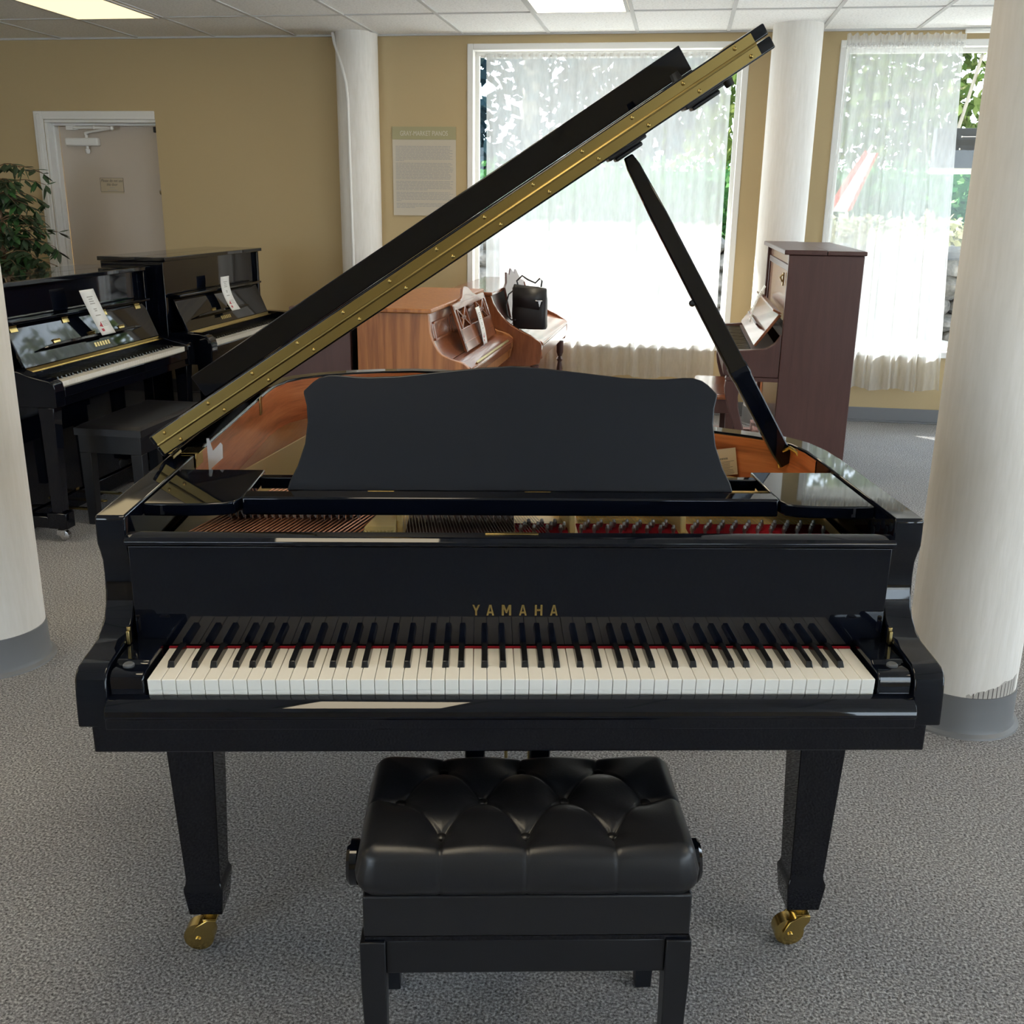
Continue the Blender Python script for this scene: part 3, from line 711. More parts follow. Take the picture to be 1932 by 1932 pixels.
def top(i, j):
    # square grid -> rounded rectangle, rounded over at the edge
    a = -1+2*i; b = -1+2*j
    x, y = cx+a*hx, cy+b*hy
    rc = .035; ex, ey = abs(x-cx)-(hx-rc), abs(y-cy)-(hy-rc)
    if ex > 0 and ey > 0:
        l = math.hypot(ex, ey); m = max(ex, ey)
        if l > 0: x = cx+math.copysign(hx-rc+ex*m/l, x-cx); y = cy+math.copysign(hy-rc+ey*m/l, y-cy)
        e = rc - m
    else: e = min(hx-abs(x-cx), hy-abs(y-cy))
    z = hgt(x, y); rr = .026
    if e < rr: z -= rr - math.sqrt(max(0, rr*rr-(rr-e)**2))
    return (x, y, z)
mb = MB(); mb.grid(top, NX, NY)
ring = [i for i in range(NX+1)] + [(j)*(NX+1)+NX for j in range(1, NY+1)] + [NY*(NX+1)+i for i in range(NX-1, -1, -1)] + [j*(NX+1) for j in range(NY-1, 0, -1)]
base = [mb.v[i] for i in ring]
prev = ring
for dz, ob in ((.455, .006), (.440, .0045), (.428, -.001), (.424, -.008)):
    b0 = len(mb.v)
    for (x, y, z) in base:
        n_ = Vector((x-cx, (y-cy)*hx/hy)).normalized(); mx_ = max(abs(n_.x), abs(n_.y))
        g = .0022*math.exp(-(min(segd((x, y), a, b) for a, b in seams)/.003)**2)
        px = x + (ob-g)*(1 if x > cx+hx*.93 else -1 if x < cx-hx*.93 else 0); py = y + (ob-g)*(1 if y > cy+hy*.9 else -1 if y < cy-hy*.9 else 0)
        mb.v.append((px, py, dz))
    cur = list(range(b0, len(mb.v))); n_ = len(cur)
    for q in range(n_): mb.f.append((prev[q], prev[(q+1) % n_], cur[(q+1) % n_], cur[q])); mb.m.append(0)
    prev = cur
cu_ = mb.build('cushion', SEATL, bn, ang=60)
bt = MB(); bt.ball((0, 0, 0), .0105, 14, 8, (1, 1, .55)); b0_ = bt.build('button', SEATL, cu_)
for q, (x, y) in enumerate(BT):
    o = b0_ if q == 0 else b0_.copy()
    if q: COL.objects.link(o)
    o.location = (x, y, hgt(x, y)+.0065)
mb = MB(); mb.box(-.248, .290, -.152, .156, .345, .4235); mb.build('seat_box', SEATL, bn, bevel=.004, seg=3)
mb = MB(); mb.box(-.246, .288, -.150, .154, .336, .3445); mb.build('seat_base', BLACK, bn)
for x in (-.2335, .2725):
    for y in (-.1345, .1315):
        mb = MB(); tx_ = .006 if x < 0 else -.006
        mb.loft([[(x-.021, y-.021, .336), (x+.021, y-.021, .336), (x+.021, y+.021, .336), (x-.021, y+.021, .336)],
                 [(x-.021, y-.021, .25), (x+.021, y-.021, .25), (x+.021, y+.021, .25), (x-.021, y+.021, .25)],
                 [(x-.016+tx_*.5, y-.016, 0), (x+.016+tx_*.5, y-.016, 0), (x+.016+tx_*.5, y+.016, 0), (x-.016+tx_*.5, y+.016, 0)]]); mb.build('leg', SATIN, bn, bevel=.002)
for y in (-.146, .132): mb = MB(); mb.box(-.2124, .2514, y, y+.012, .268, .332); mb.build('apron', SATIN, bn, bevel=.0015)
for x in (-.246, .274): mb = MB(); mb.box(x, x+.012, -.1134, .1104, .268, .332); mb.build('apron', SATIN, bn, bevel=.0015)
for s in (-1, 1):
    mb = MB(); mb.lathe([(.010, 0), (.010, .018), (.036, .019), (.040, .024), (.040, .036), (.034, .042), (.001, .043)], (0, 0, 0), 'x', 28)
    x0 = -.248 if s < 0 else .290; mb.v = [(x0+s*x, y-.005, z+.385) for x, y, z in mb.v]; mb.build('height_knob', BLACK, bn)
# ================================================================== OTHER PIANOS
def keys_mesh(hw, y0=0., zk=.72):
    kw = 2*hw/52; a, b = MB(), MB()
    for k in range(52):
        x = -hw+kw*k; a.box(x+.0006, x+kw-.0006, y0, y0+.135, zk-.022, zk)
    for k in range(51):
        if k % 7 in bl:
            x = -hw+kw*(k+1)+bl[k % 7]; b.hexa([(x-.0065, y0+.045, zk-.005), (x+.0065, y0+.045, zk-.005), (x+.0065, y0+.135, zk-.005), (x-.0065, y0+.135, zk-.005)], [(x-.0045, y0+.052, zk+.011), (x+.0045, y0+.052, zk+.011), (x+.0045, y0+.135, zk+.011), (x-.0045, y0+.135, zk+.011)])
    return a, b
def caster(mb, x, y, r=.024):
    mb.lathe([(r*.6, -.013), (r, -.011), (r, .011), (r*.6, .013)], (x, y, r), 'x', 16); mb.box(x-.018, x+.018, y-.006, y+.03, r+.004, .052)
def black_upright(name, label, loc, rz, H, yf, yb, hw, logo_dx, style):
    t = thing(name, label, 'upright piano', (loc[0], loc[1], 0), rz)
    hk = .594; zk = .72
    for s in (-1, 1):
        mb = MB(); x0, x1 = sorted((s*hw, s*(hw-.030))); mb.box(x0, x1, yf-.025, yb, .02, H-.024); mb.build('side_panel', BLACK, t, bevel=.003)
        mb = MB(); x0, x1 = sorted((s*hw, s*(hk+.004)))
        if style == 1: pf = [(-.018, .618), (-.020, .700), (-.016, .722), (.0, .733), (.09, .752), (.150, .772), (yf-.026, .772), (yf-.026, .618)]
        else: pf = [(-.020, .600), (-.024, .715), (-.016, .742), (.005, .762), (.05, .772), (.160, .776), (yf-.026, .776), (yf-.026, .600)]
        mb.prism(pf, 'x', x0, x1); mb.build('arm', BLACK, t, bevel=.004, seg=3)
        # front leg with block foot, floor runner and caster
        mb = MB(); xm = s*(hw-.038); mb.loft([[(xm-w, y0, z), (xm+w, y0, z), (xm+w, y1, z), (xm-w, y1, z)] for z, w, y0, y1 in ((.617, .033, .0, .075), (.55, .030, .004, .072), (.135, .026, .018, .070))])
        mb.box(xm-.033, xm+.033, .000, .092, .062, .135); mb.box(xm-.028, xm+.028, .092, yf-.026, .062, .115); lg_ = mb.build('leg', BLACK, t, bevel=.003)
        mb = MB(); caster(mb, xm, .035); mb.build('caster', STEEL if style == 1 else BRASSD, lg_)
    mb = MB(); mb.box(-hw-.012, hw+.012, yf-.045, yf+.13, H-.022, H); mb.box(-hw-.012, hw+.012, yf+.132, yb+.012, H-.022, H); mb.build('top_lid', BLACK, t, bevel=.003)
    mb = MB(); mb.box(-hw+.031, hw-.031, yf-.004, yf+.016, .80, H-.0225); mb.build('upper_panel', BLACK, t, bevel=.002)
    mb = MB(); mb.box(-hw+.031, hw-.031, yf-.01, yf+.008, .105, .598); mb.build('lower_panel', BLACK, t, bevel=.002)
    mb = MB(); mb.box(-hw+.031, hw-.031, yf-.025, yf+.02, .022, .10); mb.build('toe_rail', BLACK, t, bevel=.002)
    mb = MB(); mb.box(-hw+.031, hw-.031, yb-.02, yb-.001, .03, H-.03); mb.build('back', SATIN, t)
    mb = MB(); mb.box(-hk-.002, hk+.002, -.012, yf-.011, .618, .672); mb.build('keybed', BLACK, t)
    mb = MB(); mb.box(-hk-.002, hk+.002, -.020, -.004, .655, .700); mb.build('key_slip', BLACK, t, bevel=.003)
    a, b = keys_mesh(hk); a.build('white_keys', IVORY, t); b.build('black_keys', EBONY, t)
    mb = MB(); mb.box(-hk-.002, hk+.002, .136, yf-.027, .70, .755); mb.build('key_cover_rail', BLACK, t, bevel=.002)
    # open fallboard leaning against the upper panel, its lip folded forward
    yb0, zb0, yt, zt = .150, .774, yf-.03, .952
    mb = MB(); w_ = hk-.006 if style == 2 else hk+.012; mb.prism([(yb0, zb0), (yt, zt), (yt+.016, zt-.004), (yb0+.016, zb0-.004)], 'x', -w_, w_); fbx = mb.build('fallboard', BLACK, t, bevel=.003)
    mb = MB(); mb.prism([(yt-.002, zt+.001), (yt-.040, zt+.010), (yt-.042, zt+.024), (yt+.010, zt+.026), (yt+.012, zt+.001)], 'x', -w_, w_); mb.build('fallboard_lip', BLACK, fbx, bevel=.003)
    mb = MB(); mb.box(-w_, w_, .128, .150, .7555, .758); mb.prism([(.148, .758), (.150, .772), (.153, .772), (.153, .758)], 'x', -w_, w_)
    mb.build('hinge_strip', BRASS if style == 1 else BRASSD, fbx)
    dy, dz = yt-yb0, zt-zb0; L2 = math.hypot(dy, dz); ny, nz = -dz/L2, dy/L2
    def fp(q, d): return (yb0+dy*q+ny*d, zb0+dz*q+nz*d)
    q0 = .30; x0, x1 = (-.45, .42) if style == 1 else (-.44, .27)
    A = [fp(q0, .001), fp(q0+.12, .001), fp(q0+.10, .040), fp(q0+.03, .042)]
    mb = MB(); mb.loft([[(x0, *p) for p in (fp(q0+.02, .001), fp(q0+.06, .001), fp(q0+.06, .03), fp(q0+.03, .03))], [(x0+.10, *p) for p in A], [(x1-.10, *p) for p in A], [(x1, *p) for p in (fp(q0+.02, .001), fp(q0+.06, .001), fp(q0+.06, .03), fp(q0+.03, .03))]])
    mb.build('music_ledge', BLACK, fbx, bevel=.002)
    hs = [(x, .92) for x in (-.56, -.16, .18, .52)] + [(x, .43) for x in (-.30, .0, .28)] if style == 1 else [(-.17, .43), (.07, .43)]
    for x, q in hs:
        p = fp(q, .0); mb = MB(); mb.M = Matrix.Translation((x, p[0], p[1])) @ Matrix.Rotation(math.atan2(dz, dy), 4, 'X')
        mb.box(-.026, .026, -.013, .013, .0005, .004); mb.lathe([(.004, -.026), (.004, .026)], (0, .013, .004), 'x', 8); mb.build('hinge', BRASS, fbx)
    mb = MB(); x = logo_dx; rnd = random.Random(3)
    for k in range(6):
        p, p2 = fp(.10, .0008), fp(.22, .0008); mb.prism([fp(.11, .0006), fp(.22, .0006), fp(.22, .0012), fp(.11, .0012)], 'x', x, x+.016); x += .024
    mb.build('maker_mark', BRASSD, fbx)
    for x in (-.32, -.18, -.04):
        mb = MB(); mb.box(x-.012, x+.012, .10, yf-.011, .050, .058); mb.ball((x, .10, .054), .014, 10, 6, (1, 1, .45)); mb.box(x-.014, x+.014, yf-.016, yf-.0105, .035, .115); mb.build('pedal', BRASS, t)
    return t, fp
RZ = R(79.4)
U1L, U2L = (-1.80, 3.536), (-1.470, 4.895)
u1, f1 = black_upright('upright_piano', 'black upright piano behind the left near column, with brass fallboard hinges and a bench', U1L, RZ, 1.142, .255, .60, .672, -.02, 1)
u2, f2 = black_upright('upright_piano', 'taller black upright piano in front of the tan wall, farther of the two black uprights', U2L, RZ, 1.186, .255, .60, .672, -.12, 2)
# price cards standing on the music ledges
def card(loc, rz, fp, x0, w, h, bend, label, name='price_card', lean=0.):
    X, Y = Vector((math.cos(rz), math.sin(rz), 0)), Vector((-math.sin(rz), math.cos(rz), 0)); O = Vector((*loc, 0))
    p = fp(.40, .006); o0 = O + X*x0 + Y*p[0] + Vector((0, 0, p[1]))
    t = thing(name, label, 'price card', o0, rz)
    def g(i, j, d=0): return (w*i, bend[0]*j + bend[1]*j*j - d, h*j)
    def gg(i, j, d=0.):
        x, y, z = g(i, j, d); return (x + lean*j, y, z)
    mb = MB(); mb.grid(gg, 2, 14); mb.build('card', PAPER, t, solid=.0012)
    mb = MB(); rnd = random.Random(8)
    def bar(m, i0, i1, j0, j1): m.add([gg(i0, j0, .0016), gg(i1, j0, .0016), gg(i1, j1, .0016), gg(i0, j1, .0016)], [(0, 1, 2, 3)])
    for j, i0, i1 in ((.83, .3, .72), (.78, .36, .64), (.73, .34, .66), (.68, .32, .68), (.56, .38, .6), (.52, .4, .58), (.42, .3, .66)): bar(mb, i0, i1, j, j+.022)
    for j in (.28, .25, .22, .19): bar(mb, .45, .80, j, j+.010)
    mb.build('lettering', INKL, t)
    mb = MB(); mb.add([gg(.16, .20, .0016), gg(.40, .17, .0016), gg(.40, .30, .0016), gg(.30, .24, .0016)], [(0, 1, 2, 3)]); bar(mb, .18, .36, .08, .14); mb.build('red_mark', REDI, t)
    return t
card(U1L, RZ, lambda q, d: (.128, .848), .0, .125, .222, (.07, -.025), 'white price card leaning on the fallboard of the nearer black upright', lean=-.09)
card(U2L, RZ, lambda q, d: (.110, .842), -.07, .12, .20, (.15, -.088), 'curved white price card on the ledge of the taller black upright')
# bench of the nearer upright
def box_bench(name, label, c, rz, lx, ly, z1, mats, thick, legw, store):
    t = thing(name, label, 'piano bench', (c[0], c[1], 0), rz); mt, ms = mats
    mb = MB(); hx_, hy_ = lx/2, ly/2
    def g(i, j):
        a, b = -1+2*i, -1+2*j; e = min(1-abs(a), 1-abs(b)); return (a*hx_, b*hy_, z1 - .012*max(0, 1-e/.12)**2)
    mb.grid(g, 36, 20)
    mb2 = MB(); mb2.box(-hx_+.001, hx_-.001, -hy_+.001, hy_-.001, z1-thick, z1-.0125); mb.add(mb2.v, mb2.f); mb.build('seat', mt, t, bevel=.0)
    mb = MB(); d = store; mb.box(-hx_+.012, hx_-.012, -hy_+.012, hy_-.012, z1-thick-d, z1-thick-.0005); mb.build('apron', ms, t, bevel=.002)
    for sx_ in (-1, 1):
        for sy_ in (-1, 1):
            x, y = sx_*(hx_-.012-legw/2), sy_*(hy_-.012-legw/2); mb = MB()
            mb.loft([[(x-w, y-w, z), (x+w, y-w, z), (x+w, y+w, z), (x-w, y+w, z)] for z, w in ((z1-thick-d-.0005, legw/2), (0, legw*.40))]); mb.build('leg', ms, t, bevel=.002)
    return t
box_bench('piano_bench', 'flat black leather bench at the nearer black upright piano', (-1.725, 3.46), RZ, .70, .335, .485, (LEATH, SATIN), .045, .055, .085)

def wood_piano(name, label, loc, rz, hw, H, yf, yb, cheek, mat, legs, lid_over=.015, zk=.70):
    """console body: profiled cheeks, lid, panels and keybed"""
    t = thing(name, label, 'upright piano', (loc[0], loc[1], 0), rz)
    for s in (-1, 1):
        mb = MB(); x0, x1 = sorted((s*hw, s*(hw-.032))); mb.prism(cheek + [(yf-.01, H-.022), (yb, H-.022), (yb, .03)], 'x', x0, x1); mb.build('side_panel', mat, t, bevel=.004, seg=3)
    mb = MB(); mb.box(-hw-lid_over, hw+lid_over, yf-.03, yb+.01, H-.0215, H); mb.build('top_lid', mat, t, bevel=.006, seg=3)
    mb = MB(); mb.box(-hw+.033, hw-.033, yb-.02, yb-.001, .05, H-.03); mb.build('back', SATIN, t)
    mb = MB(); mb.box(-hw+.033, hw-.033, .24, .262, .06, .585); mb.build('lower_panel', mat, t, bevel=.003)
    mb = MB(); mb.box(-hw+.033, hw-.033, .02, .238, .590, .655); mb.build('keybed', mat, t, bevel=.003)
    return t
# --- oak console, its keyboard closed, with a lattice music desk
RA = R(78.5)
AL_ = (-.002, 4.056)
chk = [(.262, .03), (.262, .56), (.06, .575), (.012, .60), (-.004, .665), (-.004, .718), (.020, .738), (.044, .748), (.085, .758), (.129, .777), (.152, .797), (.169, .822), (.182, .85), (.191, .885), (.195, .92), (.199, .975)]
pa = wood_piano('console_piano', 'oak console piano with closed keyboard and lattice music desk', AL_, RA, .63, 1.0, .209, .56, chk, OAK, None)
mb = MB(); pr2 = [(.105, .745), (.142, .768), (.166, .80), (.182, .84), (.192, .89), (.200, .975), (.215, .975), (.205, .88), (.19, .82), (.172, .785), (.14, .752), (.11, .735)]
mb.prism(pr2, 'x', -.597, .597); up_ = mb.build('upper_panel', CHERRY, pa)
mb = MB()
for x0, x1 in ((-.56, -.22), (-.19, .19), (.22, .56)):
    for a, b in ((x0, x0+.012), (x1-.012, x1)): mb.prism([(.176, .84), (.1905, .92), (.188, .92), (.173, .84)], 'x', a, b)
    mb.prism([(.1905, .93), (.191, .92), (.187, .92), (.187, .93)], 'x', x0+.012, x1-.012); mb.prism([(.176, .85), (.174, .84), (.171, .841), (.173, .851)], 'x', x0+.012, x1-.012)
mb.build('panel_moulding', CHERRY, up_)
mb = MB(); mb.prism([(.104, .744), (.0, .722), (-.012, .712), (-.014, .700), (.0, .692), (.10, .715)], 'x', -.597, .597); fa = mb.build('fallboard', CHERRY, pa, bevel=.003)
mb = MB(); mb.prism([(-.004, .728), (-.012, .722), (-.012, .717), (-.002, .722)], 'x', -.45, .45); mb.build('finger_rail', BRASSD, fa)
mb = MB(); mb.box(-.597, .597, -.002, .019, .6555, .692); mb.build('key_slip', CHERRY, pa, bevel=.003)
def tilt(x, z, d=0.):       # lattice desk leaning back
    k = (z-.752)/.25; return (x, .088+.085*k-d, z)
def dbar(mb, p, q, w=.018, th=.014):
    a = Vector((p[0], p[1])); b = Vector((q[0], q[1])); n = (b-a).normalized(); n = Vector((-n.y, n.x))*w/2
    c = [a+n, a-n, b-n, b+n]; mb.loft([[tilt(v.x, v.y, 0) for v in c], [tilt(v.x, v.y, th) for v in c]])
mb = MB(); x0, x1 = -.30, .51
for p in ((x0+.016, .752), (x1-.016, .752)): dbar(mb, p, (p[0], .985), .032)
dbar(mb, (x0, .775), (x1, .775), .044); dbar(mb, (x0, .83), (x1, .83), .066)
dbar(mb, (x0, .975), (x1, .975), .030)
top_ = [(x0, .985), (-.11, .992), (-.03, 1.010), (.04, 1.045), (.105, 1.056), (.17, 1.045), (.24, 1.010), (.32, .992), (x1, .985)]
mb.loft([[tilt(x, z, 0) for x, z in top_], [tilt(x, z, .014) for x, z in top_]])
for a, b in ((-.23, -.03), (.24, .44)):
    m_ = (a+b)/2; dbar(mb, (a, .862), (b, .962), .012); dbar(mb, (b, .862), (a, .962), .012); dbar(mb, (a, .86), (a, .965), .012); dbar(mb, (b, .86), (b, .965), .012); dbar(mb, (m_-.05, .912), (m_+.05, .912), .012)
mb.build('music_desk', CHERRY, pa, bevel=.002)
card(AL_, RA, lambda q, d: (.058, .745), .05, .10, .20, (.03, .02), 'long white price strip hanging in front of the lattice music desk')
# --- second console with open key lid, bag on it
BL = (.42, 5.30)
chb = [(.262, .03), (.262, .53), (.05, .545), (.0, .56), (-.012, .62), (-.012, .672), (.0, .690), (.062, .728), (.12, .755), (.177, .785), (.22, .82), (.259, .865), (.29, .915), (.305, .958)]
pb = wood_piano('console_piano', 'reddish brown console piano by the big window with a black bag on it', BL, RA, .645, .98, .325, .60, chb, CHERRY, None)
mb = MB(); mb.prism([(.155, .738), (.235, .76), (.28, .82), (.305, .88), (.318, .958), (.335, .958), (.325, .87), (.30, .80), (.25, .742), (.16, .722)], 'x', -.612, .612); mb.build('upper_panel', ROSEW, pb)
mb = MB(); mb.prism([(.154, .742), (-.005, .690), (-.016, .680), (-.016, .668), (.0, .662), (.15, .715)], 'x', -.612, .612); mb.build('fallboard', CHERRY, pb, bevel=.003)
mb = MB(); mb.box(-.612, .612, -.010, .019, .585, .661); mb.build('key_slip', CHERRY, pb, bevel=.003)
mb = MB(); d = [(-.34, .80), (-.34, .985), (-.25, 1.01), (-.19, 1.07), (-.10, 1.045), (-.01, 1.085), (.08, 1.045), (.16, 1.07), (.26, 1.0), (.36, .985), (.36, .80)]
def tl2(x, z, d_): return (x, .245+.22*(z-.80)-d_, z)
mb.loft([[tl2(x, z, 0) for x, z in d], [tl2(x, z, .014) for x, z in d]]); mb.build('music_desk', ROSEW, pb, bevel=.003)
mb = MB()
for s in (-1, 1): mb.lathe([(.016, 0), (.018, .03), (.013, .06), (.021, .20), (.023, .34), (.014, .39), (.024, .41), (.014, .43), (.026, .46), (.026, .545)], (s*.60, .035, 0), 'z', 16)
half_ = len(mb.v)//2
for s in (-1, 1):
    mb = MB(); mb.lathe([(.016, 0), (.018, .03), (.013, .06), (.021, .20), (.023, .34), (.014, .39), (.024, .41), (.014, .43), (.026, .46), (.026, .543)], (s*.612, .035, 0), 'z', 16); mb.build('leg', ROSEW, pb)
# --- dark piano standing back to back with the oak console
YA = Vector((-math.sin(RA), math.cos(RA))); CL = Vector(AL_) + YA*1.09 + Vector((math.cos(RA), math.sin(RA)))*.03
pc = wood_piano('console_piano', 'dark brown console piano back to back with the oak one, mostly hidden by the lid', tuple(CL), RA+PI, .62, .99, .20, .48, [(.18, .03), (.18, .56), (.02, .58), (.0, .62), (.0, .70), (.06, .74), (.14, .79), (.17, .85), (.185, .965)], ROSEW, None)
mb = MB(); mb.box(-.587, .587, .16, .18, .72, .965); mb.build('upper_panel', ROSEW, pc)
mb = MB(); mb.prism([(.158, .745), (.0, .705), (.0, .66), (.158, .66)], 'x', -.587, .587); mb.build('fallboard', ROSEW, pc, bevel=.003)
# --- tall brown upright at the right
RR = R(-100.5); RL = (1.34, 4.60)
t = thing('upright_piano', 'tall dark brown upright piano seen from its side at the right window', 'upright piano', (RL[0], RL[1], 0), RR)
hw = .68; HR = 1.283
for s in (-1, 1):
    x0, x1 = sorted((s*hw, s*(hw-.034)))
    mb = MB(); mb.prism([(.325, .02), (.325, HR-.026), (.705, HR-.026), (.705, .02)], 'x', x0, x1); mb.build('side_panel', ROSEW, t, bevel=.004)
    x0, x1 = sorted((s*(hw-.004), s*(hw-.05)))
    mb = MB(); mb.prism([(.324, .612), (.06, .612), (.035, .625), (.028, .66), (.028, .71), (.040, .735), (.07, .752), (.16, .757), (.25, .768), (.295, .80), (.324, .845)], 'x', x0, x1); mb.build('arm', ROSEW, t, bevel=.005, seg=3)
    x0, x1 = sorted((s*(hw), s*(hw-.055)))
    mb = MB(); mb.prism([(.324, .59), (.05, .59), (.045, .60), (.05, .611), (.324, .611)], 'x', x0, x1); mb.build('arm_moulding', ROSEW, t)
    # cabriole leg
    mb = MB(); xm = s*(hw-.034); rings = []
    for z, yc, d_, w in ((.589, .088, .040, .030), (.55, .085, .040, .030), (.50, .086, .034, .028), (.44, .098, .029, .025), (.36, .125, .026, .022), (.27, .155, .025, .020), (.18, .178, .026, .020), (.11, .178, .032, .024), (.065, .165, .045, .03), (.058, .165, .045, .03)):
        rings.append([(xm-w, yc-d_, z), (xm+w, yc-d_, z), (xm+w, yc+d_, z), (xm-w, yc+d_, z)])
    mb.loft(rings); mb.build('leg', ROSEW, t, bevel=.006, seg=3)
    mb = MB(); mb.box(xm-.036, xm+.036, .05, .324, .022, .0575); mb.build('foot_block', ROSEW, t, bevel=.004)
mb = MB(); mb.box(-hw-.012, hw+.012, .300, .515, HR-.025, HR); mb.box(-hw-.012, hw+.012, .517, .715, HR-.025, HR-.002); mb.build('top_lid', ROSEW, t, bevel=.005, seg=3)
mb = MB(); mb.box(-hw+.035, hw-.035, .345, .362, .80, HR-.027); u_ = mb.build('upper_panel', CHERRY, t)
mb = MB()
for a, b, z0_, z1_ in ((-.60, .60, 1.165, 1.20), (-.60, .60, .86, .89), (-.63, -.60, .86, 1.20), (.60, .63, .86, 1.20)): mb.box(a, b, .338, .345, z0_, z1_)
mb.build('panel_frame', ROSEW, u_, bevel=.003)
mb = MB(); mb.box(.36, .40, .330, .338, 1.08, 1.15); mb.tube([(.38, .33, 1.14), (.38, .318, 1.125), (.38, .33, 1.10)], .005, 6); mb.build('latch', BRASSD, u_)
mb = MB(); mb.box(-hw+.035, hw-.035, .345, .362, .12, .60); mb.build('lower_panel', CHERRY, t)
mb = MB(); mb.box(-hw+.035, hw-.035, .30, .344, .022, .118); mb.build('toe_rail', ROSEW, t, bevel=.003)
mb = MB(); mb.box(-hw+.035, hw-.035, .68, .703, .03, HR-.03); mb.build('back', ROSEW, t)
mb = MB(); mb.box(-.629, .629, .035, .324, .613, .69); mb.build('keybed', ROSEW, t, bevel=.003)
a_, b_ = keys_mesh(.612, .045, .735); a_.build('white_keys', IVORY, t); b_.build('black_keys', EBONY, t)
mb = MB(); mb.box(-.612, .612, .181, .324, .69, .752); mb.build('key_cover_rail', ROSEW, t)
mb = MB(); mb.prism([(.185, .775), (.305, .945), (.320, .938), (.198, .768)], 'x', -.61, .61); fr = mb.build('fallboard', CHERRY, t, bevel=.003)
mb = MB(); mb.prism([(.303, .946), (.272, .962), (.275, .972), (.322, .950)], 'x', -.61, .61); mb.build('fallboard_lip', CHERRY, fr, bevel=.002)
mb = MB(); mb.prism([(.228, .838), (.206, .862), (.212, .868), (.238, .848)], 'x', -.35, .35); mb.build('music_ledge', ROSEW, fr)
card(RL, RR, lambda q, d: (.180, .868), .20, .13, .20, (.02, .05), 'bent white price card on the tall brown upright at the right')
box_bench('piano_bench', 'low brown wooden bench in front of the brown upright at the right', (1.325, 4.44), RR, .72, .225, .48, (CHERRY, ROSEW), .024, .045, .08)
# --- handbag on the second console
hb = thing('handbag', 'soft black handbag with silver clasp on the second console piano', 'bag', (.24, 4.875, .748), R(-14), scale=.93)
mb = MB()
rings = []
for z, w, d_ in ((.0, .105, .045), (.015, .112, .052), (.10, .116, .056), (.19, .118, .050), (.25, .116, .034), (.272, .112, .020), (.278, .108, .014)):
    n_ = 28; ring = []
    for i in range(n_):
        a = 2*PI*i/n_; c, s_ = math.cos(a), math.sin(a)
        ring.append((math.copysign(abs(c)**.45, c)*w + .018*(z/.27)*0 - .02*z + (.004*math.sin(9*z*10+i)), math.copysign(abs(s_)**.6, s_)*d_ + .004*math.sin(i*1.7+z*30), z - .012*(c if z > .2 else 0)))
    rings.append(ring)
mb.loft(rings); bag = mb.build('bag_body', LEATH, hb, ang=80)
mb = MB(); mb.add([(-.10, -.059, .20), (.10, -.059, .20), (.108, -.038, .265), (-.108, -.038, .27), (-.09, -.061, .15), (.07, -.063, .13)], [(0, 1, 2, 3), (4, 5, 1, 0)]); mb.build('flap', LEATH, hb, solid=.003)
mb = MB(); mb.tube([(-.085, 0, .275), (-.095, .0, .31), (-.06, 0, .345), (-.02, 0, .32), (.03, .0, .30), (.06, 0, .33), (.075, 0, .315), (.07, 0, .275)], .006, 8); mb.build('handle', LEATH, hb)
mb = MB(); mb.tube([(-.115, .01, .25), (-.15, .0, .22), (-.165, -.01, .15), (-.15, -.02, .08), (-.125, -.02, .055), (-.09, -.06, .06)], .005, 8); mb.build('strap', LEATH, hb)
mb = MB(); mb.box(.048, .092, -.066, -.060, .186, .192); mb.prism([(.064, .185), (.084, .185), (.076, .150), (.072, .150)], 'y', -.066, -.060); mb.ball((.050, -.066, .189), .006, 8, 6); mb.build('clasp', STEEL, hb, bevel=.001)
# ================================================================== PLANT
LEAFM, t_, o_ = nt('ficus_leaf')
b_ = t_.nodes.new('ShaderNodeBsdfPrincipled'); oi = t_.nodes.new('ShaderNodeNewGeometry'); r_ = ramp(t_, [(0, (.022, .045, .024)), (.6, (.055, .095, .05)), (1, (.045, .14, .04))])
t_.links.new(oi.outputs['Random Per Island'], r_.inputs[0]); t_.links.new(r_.outputs[0], b_.inputs['Base Color']); b_.inputs['Roughness'].default_value = .45; t_.links.new(b_.outputs[0], o_.inputs[0])
BARK = P('bark', (.20, .12, .07), .8, bump=(60, .5, .006))
def leafcard(mb, p, d, up_, L, w_):
    d = d.normalized(); s_ = d.cross(up_)
    if s_.length < .01: s_ = d.cross(Vector((1, 0, 0)))
    s_.normalize(); n_ = s_.cross(d)
    a = [p, p+d*L*.35+s_*w_-n_*w_*.25, p+d*L*.75+s_*w_*.6-n_*w_*.2-n_*L*.05, p+d*L-n_*L*.12, p+d*L*.75-s_*w_*.6-n_*w_*.2-n_*L*.05, p+d*L*.35-s_*w_-n_*w_*.25, p+d*L*.4, p+d*L*.75-n_*L*.04]
    mb.add(a, [(0, 1, 6), (1, 2, 7, 6), (2, 3, 7), (0, 6, 5), (6, 7, 4, 5), (7, 3, 4)])
fl_c = W(-4.52, 5.28)
pl_ = thing('ficus_plant', 'leafy green ficus plant between the black upright and the beige door', 'potted plant', fl_c)
rnd = random.Random(11)
mb = MB(); mb.lathe([(.12, 0), (.17, .28), (.175, .30), (.16, .30), (.15, .27), (.001, .27)], (0, 0, 0), 'z', 24); mb.build('pot', P('clay_pot', (.18, .10, .06), .7), pl_)
tr = MB(); tr.tube([(0, 0, .2), (.02, .0, .7), (.0, .02, 1.1), (.03, 0, 1.5), (.02, 0, 1.75)], [.022, .02, .017, .012, .005], 8)
lv = MB()
